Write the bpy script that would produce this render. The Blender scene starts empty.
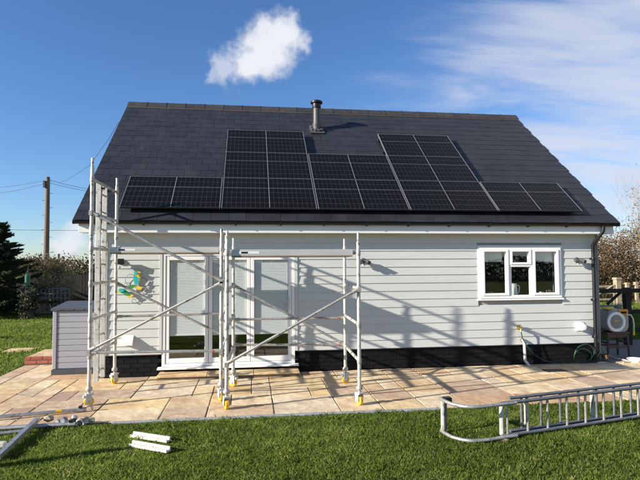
import bpy, math, random
import numpy as np
from mathutils import Vector, Matrix
random.seed(7); rng = np.random.default_rng(7)
scene = bpy.context.scene
COL = scene.collection

# ------------------------------------------------------------------ camera
F_PX, PITCH, YAW, ROLL, CAM_D, CAM_H = 518.8, .0471, .1323, .0053, 9.46, 1.9377
_fw = Vector((math.sin(YAW)*math.cos(PITCH), math.cos(YAW)*math.cos(PITCH), math.sin(PITCH)))
_rt0 = Vector((math.cos(YAW), -math.sin(YAW), 0)); _up0 = _rt0.cross(_fw)
_rt = _rt0*math.cos(ROLL) - _up0*math.sin(ROLL); _up = _up0*math.cos(ROLL) + _rt0*math.sin(ROLL)
CAM = Vector((0, -CAM_D, CAM_H))
cd = bpy.data.cameras.new('camera'); co = bpy.data.objects.new('camera', cd); COL.objects.link(co)
cd.sensor_width = 36; cd.lens = F_PX/640*36; cd.clip_start = .05; cd.clip_end = 2000
m = Matrix((_rt, _up, -_fw)).transposed().to_4x4(); m.translation = CAM; co.matrix_world = m
scene.camera = co

# ------------------------------------------------------------------ sun, sky, exposure
SUN_DIR = Vector((1, .295, -.385)).normalized()              # the way the light travels
sl = bpy.data.lights.new('sun', 'SUN'); sl.energy = 5.0; sl.angle = math.radians(.55); sl.color = (1, .925, .82)
so = bpy.data.objects.new('sun', sl); COL.objects.link(so); so.rotation_euler = SUN_DIR.to_track_quat('-Z', 'Y').to_euler()
so.location = (-20, -10, 15)
world = bpy.data.worlds.new('World'); scene.world = world; world.use_nodes = True
wn = world.node_tree.nodes; wl = world.node_tree.links
for n in list(wn): wn.remove(n)
def N(t, **kw):
    n = wn.new(t)
    for k, v in kw.items(): setattr(n, k, v)
    return n
w_out = N('ShaderNodeOutputWorld'); w_bg = N('ShaderNodeBackground'); w_bg.inputs['Strength'].default_value = .073
sky = N('ShaderNodeTexSky', sky_type='NISHITA'); sky.sun_disc = False
sky.sun_elevation = math.asin(-SUN_DIR.z); sky.sun_rotation = math.atan2(-SUN_DIR.x, -SUN_DIR.y) % (2*math.pi)
sky.air_density = 1.0; sky.dust_density = .1; sky.ozone_density = 4.0; sky.altitude = 50
tc = N('ShaderNodeTexCoord')
def wmath(op, a, b=None, c=None, clamp=False):
    n = N('ShaderNodeMath', operation=op); n.use_clamp = clamp
    for i, v in enumerate((a, b, c)):
        if v is None: continue
        if isinstance(v, (int, float)): n.inputs[i].default_value = v
        else: wl.new(v, n.inputs[i])
    return n.outputs[0]
def wramp(fac, a, b):
    n = N('ShaderNodeMapRange', interpolation_type='SMOOTHERSTEP'); wl.new(fac, n.inputs[0])
    n.inputs[1].default_value = a; n.inputs[2].default_value = b; return n.outputs[0]
sep = N('ShaderNodeSeparateXYZ'); wl.new(tc.outputs['Generated'], sep.inputs[0])
# cirrus-like sheet: direction projected on a high plane so it flattens towards the horizon
zc = wmath('ADD', wmath('MAXIMUM', sep.outputs[2], 0), .12)
cx = wmath('DIVIDE', sep.outputs[0], zc); cy = wmath('DIVIDE', sep.outputs[1], zc)
comb = N('ShaderNodeCombineXYZ'); wl.new(cx, comb.inputs[0]); wl.new(cy, comb.inputs[1])
mp = N('ShaderNodeMapping'); wl.new(comb.outputs[0], mp.inputs[0]); mp.inputs['Rotation'].default_value = (0, 0, .5); mp.inputs['Scale'].default_value = (.8, 2.1, 1)
mp.inputs['Location'].default_value = (.35, .2, 0)
n1 = N('ShaderNodeTexNoise'); wl.new(mp.outputs[0], n1.inputs['Vector']); n1.inputs['Scale'].default_value = 1.5; n1.inputs['Detail'].default_value = 9; n1.inputs['Roughness'].default_value = .58; n1.inputs['Distortion'].default_value = .35
# the sheet thickens towards +x
side = wramp(sep.outputs[0], -.05, .72)
dens = wmath('ADD', n1.outputs[0], wmath('MULTIPLY', wmath('SUBTRACT', side, .5), .50))
sheet = wmath('MULTIPLY', wramp(dens, .34, .92), .82)
# one small cumulus puff, built from lobes round fixed sky directions
nz = N('ShaderNodeTexNoise'); wl.new(tc.outputs['Generated'], nz.inputs['Vector']); nz.inputs['Scale'].default_value = 16; nz.inputs['Detail'].default_value = 8; nz.inputs['Roughness'].default_value = .6
warp = N('ShaderNodeVectorMath', operation='MULTIPLY_ADD'); wl.new(nz.outputs['Color'], warp.inputs[0])
warp.inputs[1].default_value = (.11, .11, .11); wl.new(tc.outputs['Generated'], warp.inputs[2])
def sky_dir(u, v): return (_fw*F_PX + _rt*(u-320) + _up*(240-v)).normalized()
puff = None
for (u, v, r, a) in ((276, 36, 29, 1), (266, 52, 31, 1), (247, 65, 25, 1), (223, 73, 18, .65), (283, 28, 21, .9), (262, 68, 21, .9), (212, 77, 11, .5), (290, 43, 18, .8), (150, 243, 24, .8), (136, 248, 18, .7), (66, 246, 20, .9), (80, 236, 16, .8)):
    d = sky_dir(u, v)
    dn = N('ShaderNodeVectorMath', operation='DISTANCE'); wl.new(warp.outputs[0], dn.inputs[0])
    dn.inputs[1].default_value = d + Vector((.055, .055, .055))
    k = N('ShaderNodeMapRange'); k.interpolation_type = 'SMOOTHSTEP'; wl.new(dn.outputs['Value'], k.inputs[0])
    k.inputs[1].default_value = r/F_PX*1.1; k.inputs[2].default_value = r/F_PX*.36; k.inputs[3].default_value = 0; k.inputs[4].default_value = a
    puff = k.outputs[0] if puff is None else wmath('MAXIMUM', puff, k.outputs[0])
cloud = wmath('MAXIMUM', sheet, wmath('MULTIPLY', puff, .97))
mixc = N('ShaderNodeMix', data_type='RGBA'); wl.new(cloud, mixc.inputs[0]); 
tint = N('ShaderNodeMix', data_type='RGBA', blend_type='MULTIPLY'); tint.inputs[0].default_value = 1; wl.new(sky.outputs[0], tint.inputs[6]); tint.inputs[7].default_value = (.90, .97, 1.12, 1)
hsv = N('ShaderNodeHueSaturation'); wl.new(tint.outputs[2], hsv.inputs['Color']); hsv.inputs['Saturation'].default_value = 1.05; hsv.inputs['Value'].default_value = 1.06
wl.new(hsv.outputs[0], mixc.inputs[6]); cmix = N('ShaderNodeMix', data_type='RGBA'); wl.new(puff, cmix.inputs[0]); cmix.inputs[6].default_value = (4.9, 5.15, 5.8, 1); cmix.inputs[7].default_value = (6.0, 6.15, 6.5, 1); wl.new(cmix.outputs[2], mixc.inputs[7])
wl.new(mixc.outputs[2], w_bg.inputs['Color']); wl.new(w_bg.outputs[0], w_out.inputs[0])
vs = scene.view_settings; vs.view_transform = 'Standard'; vs.look = 'None'; vs.exposure = 1.0; vs.gamma = 1; vs.use_curve_mapping = False
scene.cycles.max_bounces = 8; scene.cycles.transparent_max_bounces = 12

# ------------------------------------------------------------------ photo pixel (640x480) -> point on a plane of the place
def ray(u, v): return _fw*F_PX + _rt*(u-320) + _up*(240-v)
def G(u, v, z=0.): d = ray(u, v); return CAM + d*((z-CAM.z)/d.z)
def WY(u, v, y=0.): d = ray(u, v); return CAM + d*((y-CAM.y)/d.y)

# ------------------------------------------------------------------ mesh helpers
class MB:
    def __init__(s): s.v = []; s.f = []
    def add(s, v, f):
        b = len(s.v); s.v += [tuple(p) for p in v]; s.f += [tuple(i+b for i in q) for q in f]; return s
    def box(s, a, b, M=None):
        (x0, y0, z0), (x1, y1, z1) = a, b
        v = [Vector(p) for p in ((x0,y0,z0),(x1,y0,z0),(x1,y1,z0),(x0,y1,z0),(x0,y0,z1),(x1,y0,z1),(x1,y1,z1),(x0,y1,z1))]
        if M is not None: v = [M @ p for p in v]
        return s.add(v, [(0,3,2,1),(4,5,6,7),(0,1,5,4),(1,2,6,5),(2,3,7,6),(3,0,4,7)])
    def cbox(s, a, b, c=.005):          # box with every edge chamfered
        (x0, y0, z0), (x1, y1, z1) = a, b; v = []; ix = {}
        for i, X in enumerate((x0, x1)):
            for j, Y in enumerate((y0, y1)):
                for k, Z in enumerate((z0, z1)):
                    sx, sy, sz = (c, -c)[i], (c, -c)[j], (c, -c)[k]
                    for ax, p in enumerate(((X, Y+sy, Z+sz), (X+sx, Y, Z+sz), (X+sx, Y+sy, Z))):
                        ix[i,j,k,ax] = len(v); v.append(p)
        f = []
        for i in (0, 1):
            q = [ix[i,0,0,0], ix[i,1,0,0], ix[i,1,1,0], ix[i,0,1,0]]; f.append(tuple(q if i else q[::-1]))
            q = [ix[0,i,0,1], ix[1,i,0,1], ix[1,i,1,1], ix[0,i,1,1]]; f.append(tuple(q[::-1] if i else q))
            q = [ix[0,0,i,2], ix[1,0,i,2], ix[1,1,i,2], ix[0,1,i,2]]; f.append(tuple(q if i else q[::-1]))
        for a_ in (0, 1):
            for b_ in (0, 1):
                f.append((ix[0,a_,b_,1], ix[1,a_,b_,1], ix[1,a_,b_,2], ix[0,a_,b_,2]))
                f.append((ix[a_,0,b_,0], ix[a_,1,b_,0], ix[a_,1,b_,2], ix[a_,0,b_,2]))
                f.append((ix[a_,b_,0,0], ix[a_,b_,1,0], ix[a_,b_,1,1], ix[a_,b_,0,1]))
                for k in (0, 1): f.append((ix[a_,b_,k,0], ix[a_,b_,k,1], ix[a_,b_,k,2]))
        return s.add(v, f)
    def tube(s, p, q, r, n=10, r2=None, cap=True):
        return s.path([p, q], [r, r if r2 is None else r2], n, cap)
    def path(s, pts, r, n=8, cap=True):
        pts = [Vector(p) for p in pts]; k = len(pts); rr = r if isinstance(r, (list, tuple)) else [r]*k
        v = []; f = []; prev = None
        for i, p in enumerate(pts):
            t = (pts[min(i+1, k-1)] - pts[max(i-1, 0)]).normalized()
            if prev is None:
                a = t.orthogonal().normalized()
            else:
                a = (prev - t*prev.dot(t)); a = a.normalized() if a.length > 1e-6 else t.orthogonal().normalized()
            prev = a; b = t.cross(a)
            for j in range(n):
                w = 2*math.pi*j/n; v.append(p + (a*math.cos(w) + b*math.sin(w))*rr[i])
        for i in range(k-1):
            for j in range(n):
                j2 = (j+1) % n; f.append((i*n+j, i*n+j2, (i+1)*n+j2, (i+1)*n+j))
        if cap: f.append(tuple(range(n))[::-1]); f.append(tuple((k-1)*n+j for j in range(n)))
        return s.add(v, f)
    def lathe(s, prof, c=(0,0,0), n=20, axis='z'):
        v = []; f = []; k = len(prof); c = Vector(c)
        for (r, h) in prof:
            for j in range(n):
                w = 2*math.pi*j/n; a, b = r*math.cos(w), r*math.sin(w)
                v.append(c + Vector({'z': (a,b,h), 'y': (a,h,b), 'x': (h,a,b)}[axis]))
        for i in range(k-1):
            for j in range(n):
                j2 = (j+1) % n; f.append((i*n+j, i*n+j2, (i+1)*n+j2, (i+1)*n+j))
        f.append(tuple(range(n))[::-1]); f.append(tuple((k-1)*n+j for j in range(n)))
        return s.add(v, f)
    def prism(s, poly, x0, x1, axis='x'):      # polygon of the other two axes pulled along axis
        def P(a, t): return {'x': (t, a[0], a[1]), 'y': (a[0], t, a[1]), 'z': (a[0], a[1], t)}[axis]
        k = len(poly); v = [P(a, x0) for a in poly] + [P(a, x1) for a in poly]
        return s.add(v, [tuple(range(k))[::-1], tuple(range(k, 2*k))] + [(i, (i+1) % k, k+(i+1) % k, k+i) for i in range(k)])
    def ico(s, c, r, M=None):
        t = (1+5**.5)/2; vs_ = [(-1,t,0),(1,t,0),(-1,-t,0),(1,-t,0),(0,-1,t),(0,1,t),(0,-1,-t),(0,1,-t),(t,0,-1),(t,0,1),(-t,0,-1),(-t,0,1)]
        fs = [(0,11,5),(0,5,1),(0,1,7),(0,7,10),(0,10,11),(1,5,9),(5,11,4),(11,10,2),(10,7,6),(7,1,8),(3,9,4),(3,4,2),(3,2,6),(3,6,8),(3,8,9),(4,9,5),(2,4,11),(6,2,10),(8,6,7),(9,8,1)]
        r = Vector((r, r, r)) if isinstance(r, (int, float)) else Vector(r); q = []
        for p in vs_:
            w = Vector(p).normalized(); w = Vector((w.x*r.x, w.y*r.y, w.z*r.z)); w = M @ w if M is not None else w; q.append(Vector(c)+w)
        return s.add(q, fs)
    def mesh(s, name, mat, org=(0,0,0), smooth=None):
        o = Vector(org); me = bpy.data.meshes.new(name); me.from_pydata([tuple(Vector(p)-o) for p in s.v], [], s.f)
        if mat: me.materials.append(mat)
        me.validate(); me.update()
        import bmesh
        bm = bmesh.new(); bm.from_mesh(me); bmesh.ops.recalc_face_normals(bm, faces=bm.faces); bm.to_mesh(me); bm.free()
        if smooth:
            me.polygons.foreach_set('use_smooth', [True]*len(me.polygons))
            try: me.set_sharp_from_angle(angle=math.radians(smooth))
            except Exception: pass
        return me
    def part(s, name, mat, parent=None, org=None, smooth=None):
        if org is None: org = world_org(parent) if parent else (0, 0, 0)
        return link(name, s.mesh(name, mat, org, smooth), parent)
def world_org(o):
    v = Vector((0, 0, 0))
    while o is not None: v = v + o.location; o = o.parent
    return v
def link(name, data, parent=None, loc=(0,0,0), rot=None):
    o = bpy.data.objects.new(name, data); COL.objects.link(o); o.location = loc
    if rot: o.rotation_euler = rot
    if parent: o.parent = parent
    return o
def tag(o, label=None, cat=None, group=None, kind=None):
    for k, v in (('label', label), ('category', cat), ('group', group), ('kind', kind)):
        if v: o[k] = v
    return o
def thing(name, label, cat, loc=(0,0,0), rot=None, group=None):
    return tag(link(name, None, None, loc, rot), label, cat, group)
def solo(mb, name, mat, label, cat, org, group=None, smooth=None):     # a thing that is one mesh
    o = link(name, mb.mesh(name, mat, org, smooth), None, org); return tag(o, label, cat, group)

# ------------------------------------------------------------------ materials
def mat(name, col, rough=.6, metal=0., var=0., vscale=6., bump=0., bscale=40., spec=.5, col2=None, rnd=0., coord='Object', stretch=None, trans=0.):
    m = bpy.data.materials.new(name); m.use_nodes = True; nt = m.node_tree; nd = nt.nodes; lk = nt.links
    b = nd['Principled BSDF']; b.inputs['Roughness'].default_value = rough; b.inputs['Metallic'].default_value = metal
    b.inputs['Specular IOR Level'].default_value = spec; b.inputs['Base Color'].default_value = (*col, 1)
    t = nd.new('ShaderNodeTexCoord'); src = t.outputs[coord]
    if stretch:
        mpn = nd.new('ShaderNodeMapping'); lk.new(src, mpn.inputs[0]); mpn.inputs['Scale'].default_value = stretch; src = mpn.outputs[0]
    cur = None
    if var or col2:
        n = nd.new('ShaderNodeTexNoise'); lk.new(src, n.inputs['Vector']); n.inputs['Scale'].default_value = vscale; n.inputs['Detail'].default_value = 6; n.inputs['Roughness'].default_value = .62
        r = nd.new('ShaderNodeValToRGB'); lk.new(n.outputs[0], r.inputs[0]); r.color_ramp.elements[0].position = .3; r.color_ramp.elements[1].position = .7
        c2 = col2 or tuple(min(1, c*(1+var)) for c in col); c1 = col if col2 else tuple(c*(1-var) for c in col)
        r.color_ramp.elements[0].color = (*c1, 1); r.color_ramp.elements[1].color = (*c2, 1); cur = r.outputs[0]
        rr = nd.new('ShaderNodeMapRange'); lk.new(n.outputs[0], rr.inputs[0]); rr.inputs[3].default_value = max(0, rough-.1); rr.inputs[4].default_value = min(1, rough+.12); lk.new(rr.outputs[0], b.inputs['Roughness'])
    if rnd:
        oi = nd.new('ShaderNodeObjectInfo'); h = nd.new('ShaderNodeHueSaturation')
        mr = nd.new('ShaderNodeMapRange'); lk.new(oi.outputs['Random'], mr.inputs[0]); mr.inputs[3].default_value = 1-rnd; mr.inputs[4].default_value = 1+rnd; lk.new(mr.outputs[0], h.inputs['Value'])
        if cur: lk.new(cur, h.inputs['Color'])
        else: h.inputs['Color'].default_value = (*col, 1)
        cur = h.outputs[0]
    if cur: lk.new(cur, b.inputs['Base Color'])
    if bump:
        n = nd.new('ShaderNodeTexNoise'); lk.new(src, n.inputs['Vector']); n.inputs['Scale'].default_value = bscale; n.inputs['Detail'].default_value = 6
        bp = nd.new('ShaderNodeBump'); lk.new(n.outputs[0], bp.inputs['Height']); bp.inputs['Strength'].default_value = bump; bp.inputs['Distance'].default_value = .01; lk.new(bp.outputs[0], b.inputs['Normal'])
    if trans:
        tr = nd.new('ShaderNodeBsdfTranslucent'); mx = nd.new('ShaderNodeMixShader'); mx.inputs[0].default_value = trans
        if cur: lk.new(cur, tr.inputs[0])
        else: tr.inputs[0].default_value = (*col, 1)
        lk.new(b.outputs[0], mx.inputs[1]); lk.new(tr.outputs[0], mx.inputs[2]); lk.new(mx.outputs[0], nd['Material Output'].inputs[0])
    return m
def leafmat(name, ramp, rough=.6, trans=.35, spec=.3):       # colour from a per-face random attribute
    m = bpy.data.materials.new(name); m.use_nodes = True; nd = m.node_tree.nodes; lk = m.node_tree.links
    b = nd['Principled BSDF']; b.inputs['Roughness'].default_value = rough; b.inputs['Specular IOR Level'].default_value = spec
    a = nd.new('ShaderNodeAttribute'); a.attribute_name = 'tone'
    r = nd.new('ShaderNodeValToRGB'); lk.new(a.outputs['Fac'], r.inputs[0])
    while len(r.color_ramp.elements) < len(ramp): r.color_ramp.elements.new(.5)
    for e, (p, c) in zip(r.color_ramp.elements, ramp): e.position = p; e.color = (*c, 1)
    lk.new(r.outputs[0], b.inputs['Base Color'])
    tr = nd.new('ShaderNodeBsdfTranslucent'); lk.new(r.outputs[0], tr.inputs[0])
    mx = nd.new('ShaderNodeMixShader'); mx.inputs[0].default_value = trans; lk.new(b.outputs[0], mx.inputs[1]); lk.new(tr.outputs[0], mx.inputs[2]); lk.new(mx.outputs[0], nd['Material Output'].inputs[0])
    return m
M = {}
M['board'] = mat('board_paint', (.545, .56, .53), .55, var=.05, vscale=2.2, bump=.25, bscale=18, rnd=.02, stretch=(.25, 1, 2.5))
M['white'] = mat('white_plastic', (.80, .80, .78), .35, var=.03, vscale=3)
M['fascia'] = mat('white_fascia', (.74, .74, .71), .4, var=.04, vscale=2)
M['black'] = mat('black_plastic', (.009, .009, .010), .4, spec=.35)
M['plinth'] = mat('painted_brick', (.0085, .0085, .009), .75, var=.3, vscale=12, bump=.5, bscale=60, rnd=.25, spec=.15)
M['mortar_dark'] = mat('painted_mortar', (.006, .006, .0065), .9, spec=.1)
M['slate'] = mat('slate', (.021, .0232, .0275), .5, var=.25, vscale=3, bump=.3, bscale=35, rnd=.14, spec=.4)
M['ridge'] = mat('ridge_tile', (.035, .033, .033), .6, var=.3, vscale=8, rnd=.2)
M['ridge_joint'] = mat('ridge_joint', (.075, .05, .036), .8, var=.3, vscale=20)
M['alu'] = mat('scaffold_aluminium', (.50, .485, .45), .42, metal=.75, var=.22, vscale=9, bump=.1)
M['alu_white'] = mat('dull_aluminium', (.56, .54, .48), .5, metal=.35, var=.22, vscale=7)
M['alu_dark'] = mat('weathered_aluminium', (.22, .23, .25), .45, metal=.7, var=.25, vscale=12)
M['castiron'] = mat('grey_casting', (.42, .40, .36), .5, metal=.5, var=.2, vscale=20)
M['yellow'] = mat('yellow_plastic', (.72, .42, .02), .45, var=.1, vscale=20)
M['orange'] = mat('orange_plastic', (.75, .28, .01), .4)
M['red'] = mat('red_clip', (.55, .04, .02), .45)
M['ply'] = mat('deck_plywood', (.20, .13, .06), .7, var=.25, vscale=8)
M['dark_grey'] = mat('dark_grey_plastic', (.06, .06, .065), .5, var=.1)
M['mid_grey'] = mat('mid_grey_plastic', (.22, .21, .21), .45, var=.06)
M['lt_grey'] = mat('light_grey_plastic', (.52, .51, .48), .4, var=.05)
M['shed'] = mat('shed_plastic', (.30, .30, .33), .55, var=.05, vscale=6, bump=.2, bscale=30, stretch=(.3, .3, 3))
M['shed_lid'] = mat('shed_lid', (.065, .065, .075), .5, var=.08)
M['wood_dark'] = mat('dark_stained_wood', (.022, .015, .011), .75, var=.35, vscale=6, bump=.4, stretch=(1, 1, .2))
M['wood_fence'] = mat('old_fence_wood', (.035, .028, .024), .85, var=.35, vscale=5, bump=.4)
M['wood_pole'] = mat('pole_wood', (.16, .12, .09), .85, var=.3, vscale=5, bump=.4, stretch=(4, 4, .3))
M['wood_pale'] = mat('pale_post_wood', (.33, .27, .18), .8, var=.2, vscale=6)
M['wood_stool'] = mat('stool_wood', (.075, .048, .032), .65, var=.3, vscale=9, stretch=(1, 1, .3))
M['trellis'] = mat('grey_trellis', (.16, .16, .16), .8, var=.2)
M['brick_red'] = mat('red_brick', (.36, .10, .055), .85, var=.25, vscale=25, bump=.5, rnd=.2)
M['mortar'] = mat('mortar', (.33, .29, .23), .95, var=.15, vscale=30, bump=.4)
M['joint'] = mat('slab_joint', (.15, .12, .085), .95, var=.3, vscale=12, bump=.4)
M['gravel'] = mat('gravel', (.17, .16, .15), .95, var=.55, vscale=70, bump=1.0, bscale=80)
M['edging'] = mat('grey_edging', (.30, .31, .32), .55, var=.15, vscale=6)
M['bark'] = mat('bark', (.07, .055, .04), .9, var=.35, vscale=14, bump=.6)
M['twig'] = mat('bare_twig', (.20, .145, .09), .9, var=.3, vscale=3)
M['twig_pale'] = mat('pale_twig', (.22, .175, .12), .9, var=.2, vscale=3)
M['brass'] = mat('brass', (.65, .42, .09), .3, metal=.9)
M['terracotta'] = mat('terracotta', (.24, .115, .065), .85, var=.2)
M['hose_green'] = mat('green_hose', (.014, .05, .026), .4)
M['hose_cream'] = mat('cream_hose', (.62, .58, .46), .5)
M['lime'] = mat('lime_connector', (.20, .55, .05), .4)
M['turq'] = mat('turquoise_enamel', (.03, .42, .40), .35, var=.2, vscale=25)
M['yel_en'] = mat('yellow_enamel', (.70, .52, .08), .35, var=.2, vscale=25)
M['grn_en'] = mat('green_enamel', (.05, .26, .05), .4)
M['wire'] = mat('wire', (.02, .02, .02), .6)
M['feeder'] = mat('green_feeder', (.015, .10, .06), .45, var=.15)
M['room'] = mat('room_plaster', (.34, .33, .31), .9)
M['room_floor'] = mat('room_floor', (.14, .11, .08), .5, var=.2)
M['ceramic'] = mat('ceramic', (.75, .75, .73), .25)
M['pink'] = mat('pink_ceramic', (.55, .30, .25), .4)
M['blind'] = mat('white_blind', (.88, .89, .90), .7, trans=.1)
M['roller'] = mat('roller_blind', (.62, .68, .65), .8, trans=.2)
M['offcut'] = mat('offcut_plastic', (.70, .68, .64), .5, col2=(.42, .38, .33), vscale=14, var=.1)

def splash(m, dark, scale, amount):       # grime and dried mortar spots
    nd = m.node_tree.nodes; lk = m.node_tree.links; b = nd['Principled BSDF']; src = b.inputs['Base Color'].links[0].from_socket
    t = nd.new('ShaderNodeTexCoord'); n = nd.new('ShaderNodeTexNoise'); lk.new(t.outputs['Object'], n.inputs['Vector']); n.inputs['Scale'].default_value = scale; n.inputs['Detail'].default_value = 4
    r = nd.new('ShaderNodeMapRange'); lk.new(n.outputs[0], r.inputs[0]); r.inputs[1].default_value = .56; r.inputs[2].default_value = .66; r.inputs[4].default_value = amount
    mx = nd.new('ShaderNodeMix'); mx.data_type = 'RGBA'; lk.new(r.outputs[0], mx.inputs[0]); lk.new(src, mx.inputs[6]); mx.inputs[7].default_value = (*dark, 1); lk.new(mx.outputs[2], b.inputs['Base Color'])
    inv = nd.new('ShaderNodeMath'); inv.operation = 'MULTIPLY_ADD'; lk.new(r.outputs[0], inv.inputs[0]); inv.inputs[1].default_value = .35; inv.inputs[2].default_value = b.inputs['Roughness'].default_value; lk.new(inv.outputs[0], b.inputs['Roughness'])
M['alu_deck'] = mat('deck_aluminium', (.54, .53, .49), .48, metal=.4, var=.14, vscale=5, stretch=(.3, 1, 2))
splash(M['alu'], (.13, .11, .085), 22, .75); splash(M['alu_white'], (.16, .135, .10), 17, .8); splash(M['offcut'], (.22, .19, .15), 38, .7); splash(M['alu_dark'], (.30, .28, .25), 25, .6)
def glass_mat():
    m = bpy.data.materials.new('window_glass'); m.use_nodes = True; nd = m.node_tree.nodes; lk = m.node_tree.links
    fr = nd.new('ShaderNodeFresnel'); fr.inputs[0].default_value = 1.52
    mul = nd.new('ShaderNodeMath'); mul.operation = 'MULTIPLY'; lk.new(fr.outputs[0], mul.inputs[0]); mul.inputs[1].default_value = 2.1; mul.use_clamp = True
    mn = nd.new('ShaderNodeMath'); mn.operation = 'MINIMUM'; lk.new(mul.outputs[0], mn.inputs[0]); mn.inputs[1].default_value = .17; mul = mn
    t = nd.new('ShaderNodeBsdfTransparent'); t.inputs[0].default_value = (.95, .97, .965, 1); g = nd.new('ShaderNodeBsdfGlossy'); g.inputs['Roughness'].default_value = .01
    mx = nd.new('ShaderNodeMixShader'); lk.new(mul.outputs[0], mx.inputs[0]); lk.new(t.outputs[0], mx.inputs[1]); lk.new(g.outputs[0], mx.inputs[2]); lk.new(mx.outputs[0], nd['Material Output'].inputs[0])
    return m
M['glass'] = glass_mat()

def sandstone():
    m = bpy.data.materials.new('sandstone'); m.use_nodes = True; nd = m.node_tree.nodes; lk = m.node_tree.links; b = nd['Principled BSDF']
    oi = nd.new('ShaderNodeObjectInfo'); t = nd.new('ShaderNodeTexCoord')
    r = nd.new('ShaderNodeValToRGB'); lk.new(oi.outputs['Random'], r.inputs[0]); r.color_ramp.interpolation = 'LINEAR'
    cs = [(0, (.68, .57, .37)), (.14, (.58, .43, .24)), (.28, (.74, .66, .49)), (.42, (.52, .36, .23)), (.54, (.69, .54, .31)), (.66, (.44, .33, .26)), (.78, (.73, .63, .44)), (.9, (.60, .47, .30)), (1, (.66, .59, .47))]
    while len(r.color_ramp.elements) < len(cs): r.color_ramp.elements.new(.5)
    for e, (p, c) in zip(r.color_ramp.elements, cs): e.position = p; e.color = (*c, 1)
    off = nd.new('ShaderNodeVectorMath'); off.operation = 'ADD'; lk.new(t.outputs['Object'], off.inputs[0])
    mm = nd.new('ShaderNodeVectorMath'); mm.operation = 'SCALE'; mm.inputs[0].default_value = (17, 23, 5); lk.new(oi.outputs['Random'], mm.inputs['Scale']); lk.new(mm.outputs[0], off.inputs[1])
    n = nd.new('ShaderNodeTexNoise'); lk.new(off.outputs[0], n.inputs['Vector']); n.inputs['Scale'].default_value = 2.4; n.inputs['Detail'].default_value = 7; n.inputs['Roughness'].default_value = .6; n.inputs['Distortion'].default_value = 1.2
    cr = nd.new('ShaderNodeValToRGB'); lk.new(n.outputs[0], cr.inputs[0]); cr.color_ramp.elements[0].position = .32; cr.color_ramp.elements[1].position = .68
    cr.color_ramp.elements[0].color = (.70, .58, .50, 1); cr.color_ramp.elements[1].color = (1.10, 1.09, 1.02, 1)
    mx = nd.new('ShaderNodeMix'); mx.data_type = 'RGBA'; mx.blend_type = 'MULTIPLY'; mx.inputs[0].default_value = 1; lk.new(r.outputs[0], mx.inputs[6]); lk.new(cr.outputs[0], mx.inputs[7])
    lk.new(mx.outputs[2], b.inputs['Base Color']); b.inputs['Roughness'].default_value = .8; b.inputs['Specular IOR Level'].default_value = .3
    n2 = nd.new('ShaderNodeTexNoise'); lk.new(off.outputs[0], n2.inputs['Vector']); n2.inputs['Scale'].default_value = 9; n2.inputs['Detail'].default_value = 8
    bp = nd.new('ShaderNodeBump'); lk.new(n2.outputs[0], bp.inputs['Height']); bp.inputs['Strength'].default_value = .75; bp.inputs['Distance'].default_value = .016; lk.new(bp.outputs[0], b.inputs['Normal'])
    return m
M['stone'] = sandstone()

PW, PH = 1.695, 1.05        # solar panel width, height
def cells():
    m = bpy.data.materials.new('solar_cells'); m.use_nodes = True; nd = m.node_tree.nodes; lk = m.node_tree.links; b = nd['Principled BSDF']
    t = nd.new('ShaderNodeTexCoord'); s = nd.new('ShaderNodeSeparateXYZ'); lk.new(t.outputs['Object'], s.inputs[0])
    def mt(op, a, b_=None):
        n = nd.new('ShaderNodeMath'); n.operation = op
        for i, v in enumerate((a, b_)):
            if v is None: continue
            if isinstance(v, (int, float)): n.inputs[i].default_value = v
            else: lk.new(v, n.inputs[i])
        return n.outputs[0]
    def lines(x, pitch, w):
        fr = mt('FRACT', mt('DIVIDE', x, pitch)); d = mt('MINIMUM', fr, mt('SUBTRACT', 1.0, fr)); return mt('LESS_THAN', d, w/pitch/2)
    lx = lines(mt('ADD', s.outputs[0], 0.), PW/20, .0035); ly = lines(mt('ADD', s.outputs[1], 0), PH/6, .006); fine = lines(s.outputs[0], PW/72, .0016)
    g = mt('MAXIMUM', lx, ly)
    mx = nd.new('ShaderNodeMix'); mx.data_type = 'RGBA'; lk.new(g, mx.inputs[0])
    oi = nd.new('ShaderNodeTexNoise'); lk.new(t.outputs['Object'], oi.inputs['Vector']); oi.inputs['Scale'].default_value = 3
    c1 = nd.new('ShaderNodeMix'); c1.data_type = 'RGBA'; lk.new(mt('MULTIPLY', fine, .35), c1.inputs[0]); c1.inputs[6].default_value = (.0055, .0055, .0055, 1); c1.inputs[7].default_value = (.03, .03, .033, 1)
    lk.new(c1.outputs[2], mx.inputs[6]); mx.inputs[7].default_value = (.055, .054, .052, 1)
    lk.new(mx.outputs[2], b.inputs['Base Color']); b.inputs['Roughness'].default_value = .22; b.inputs['Specular IOR Level'].default_value = .12
    return m
M['cells'] = cells()

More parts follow.
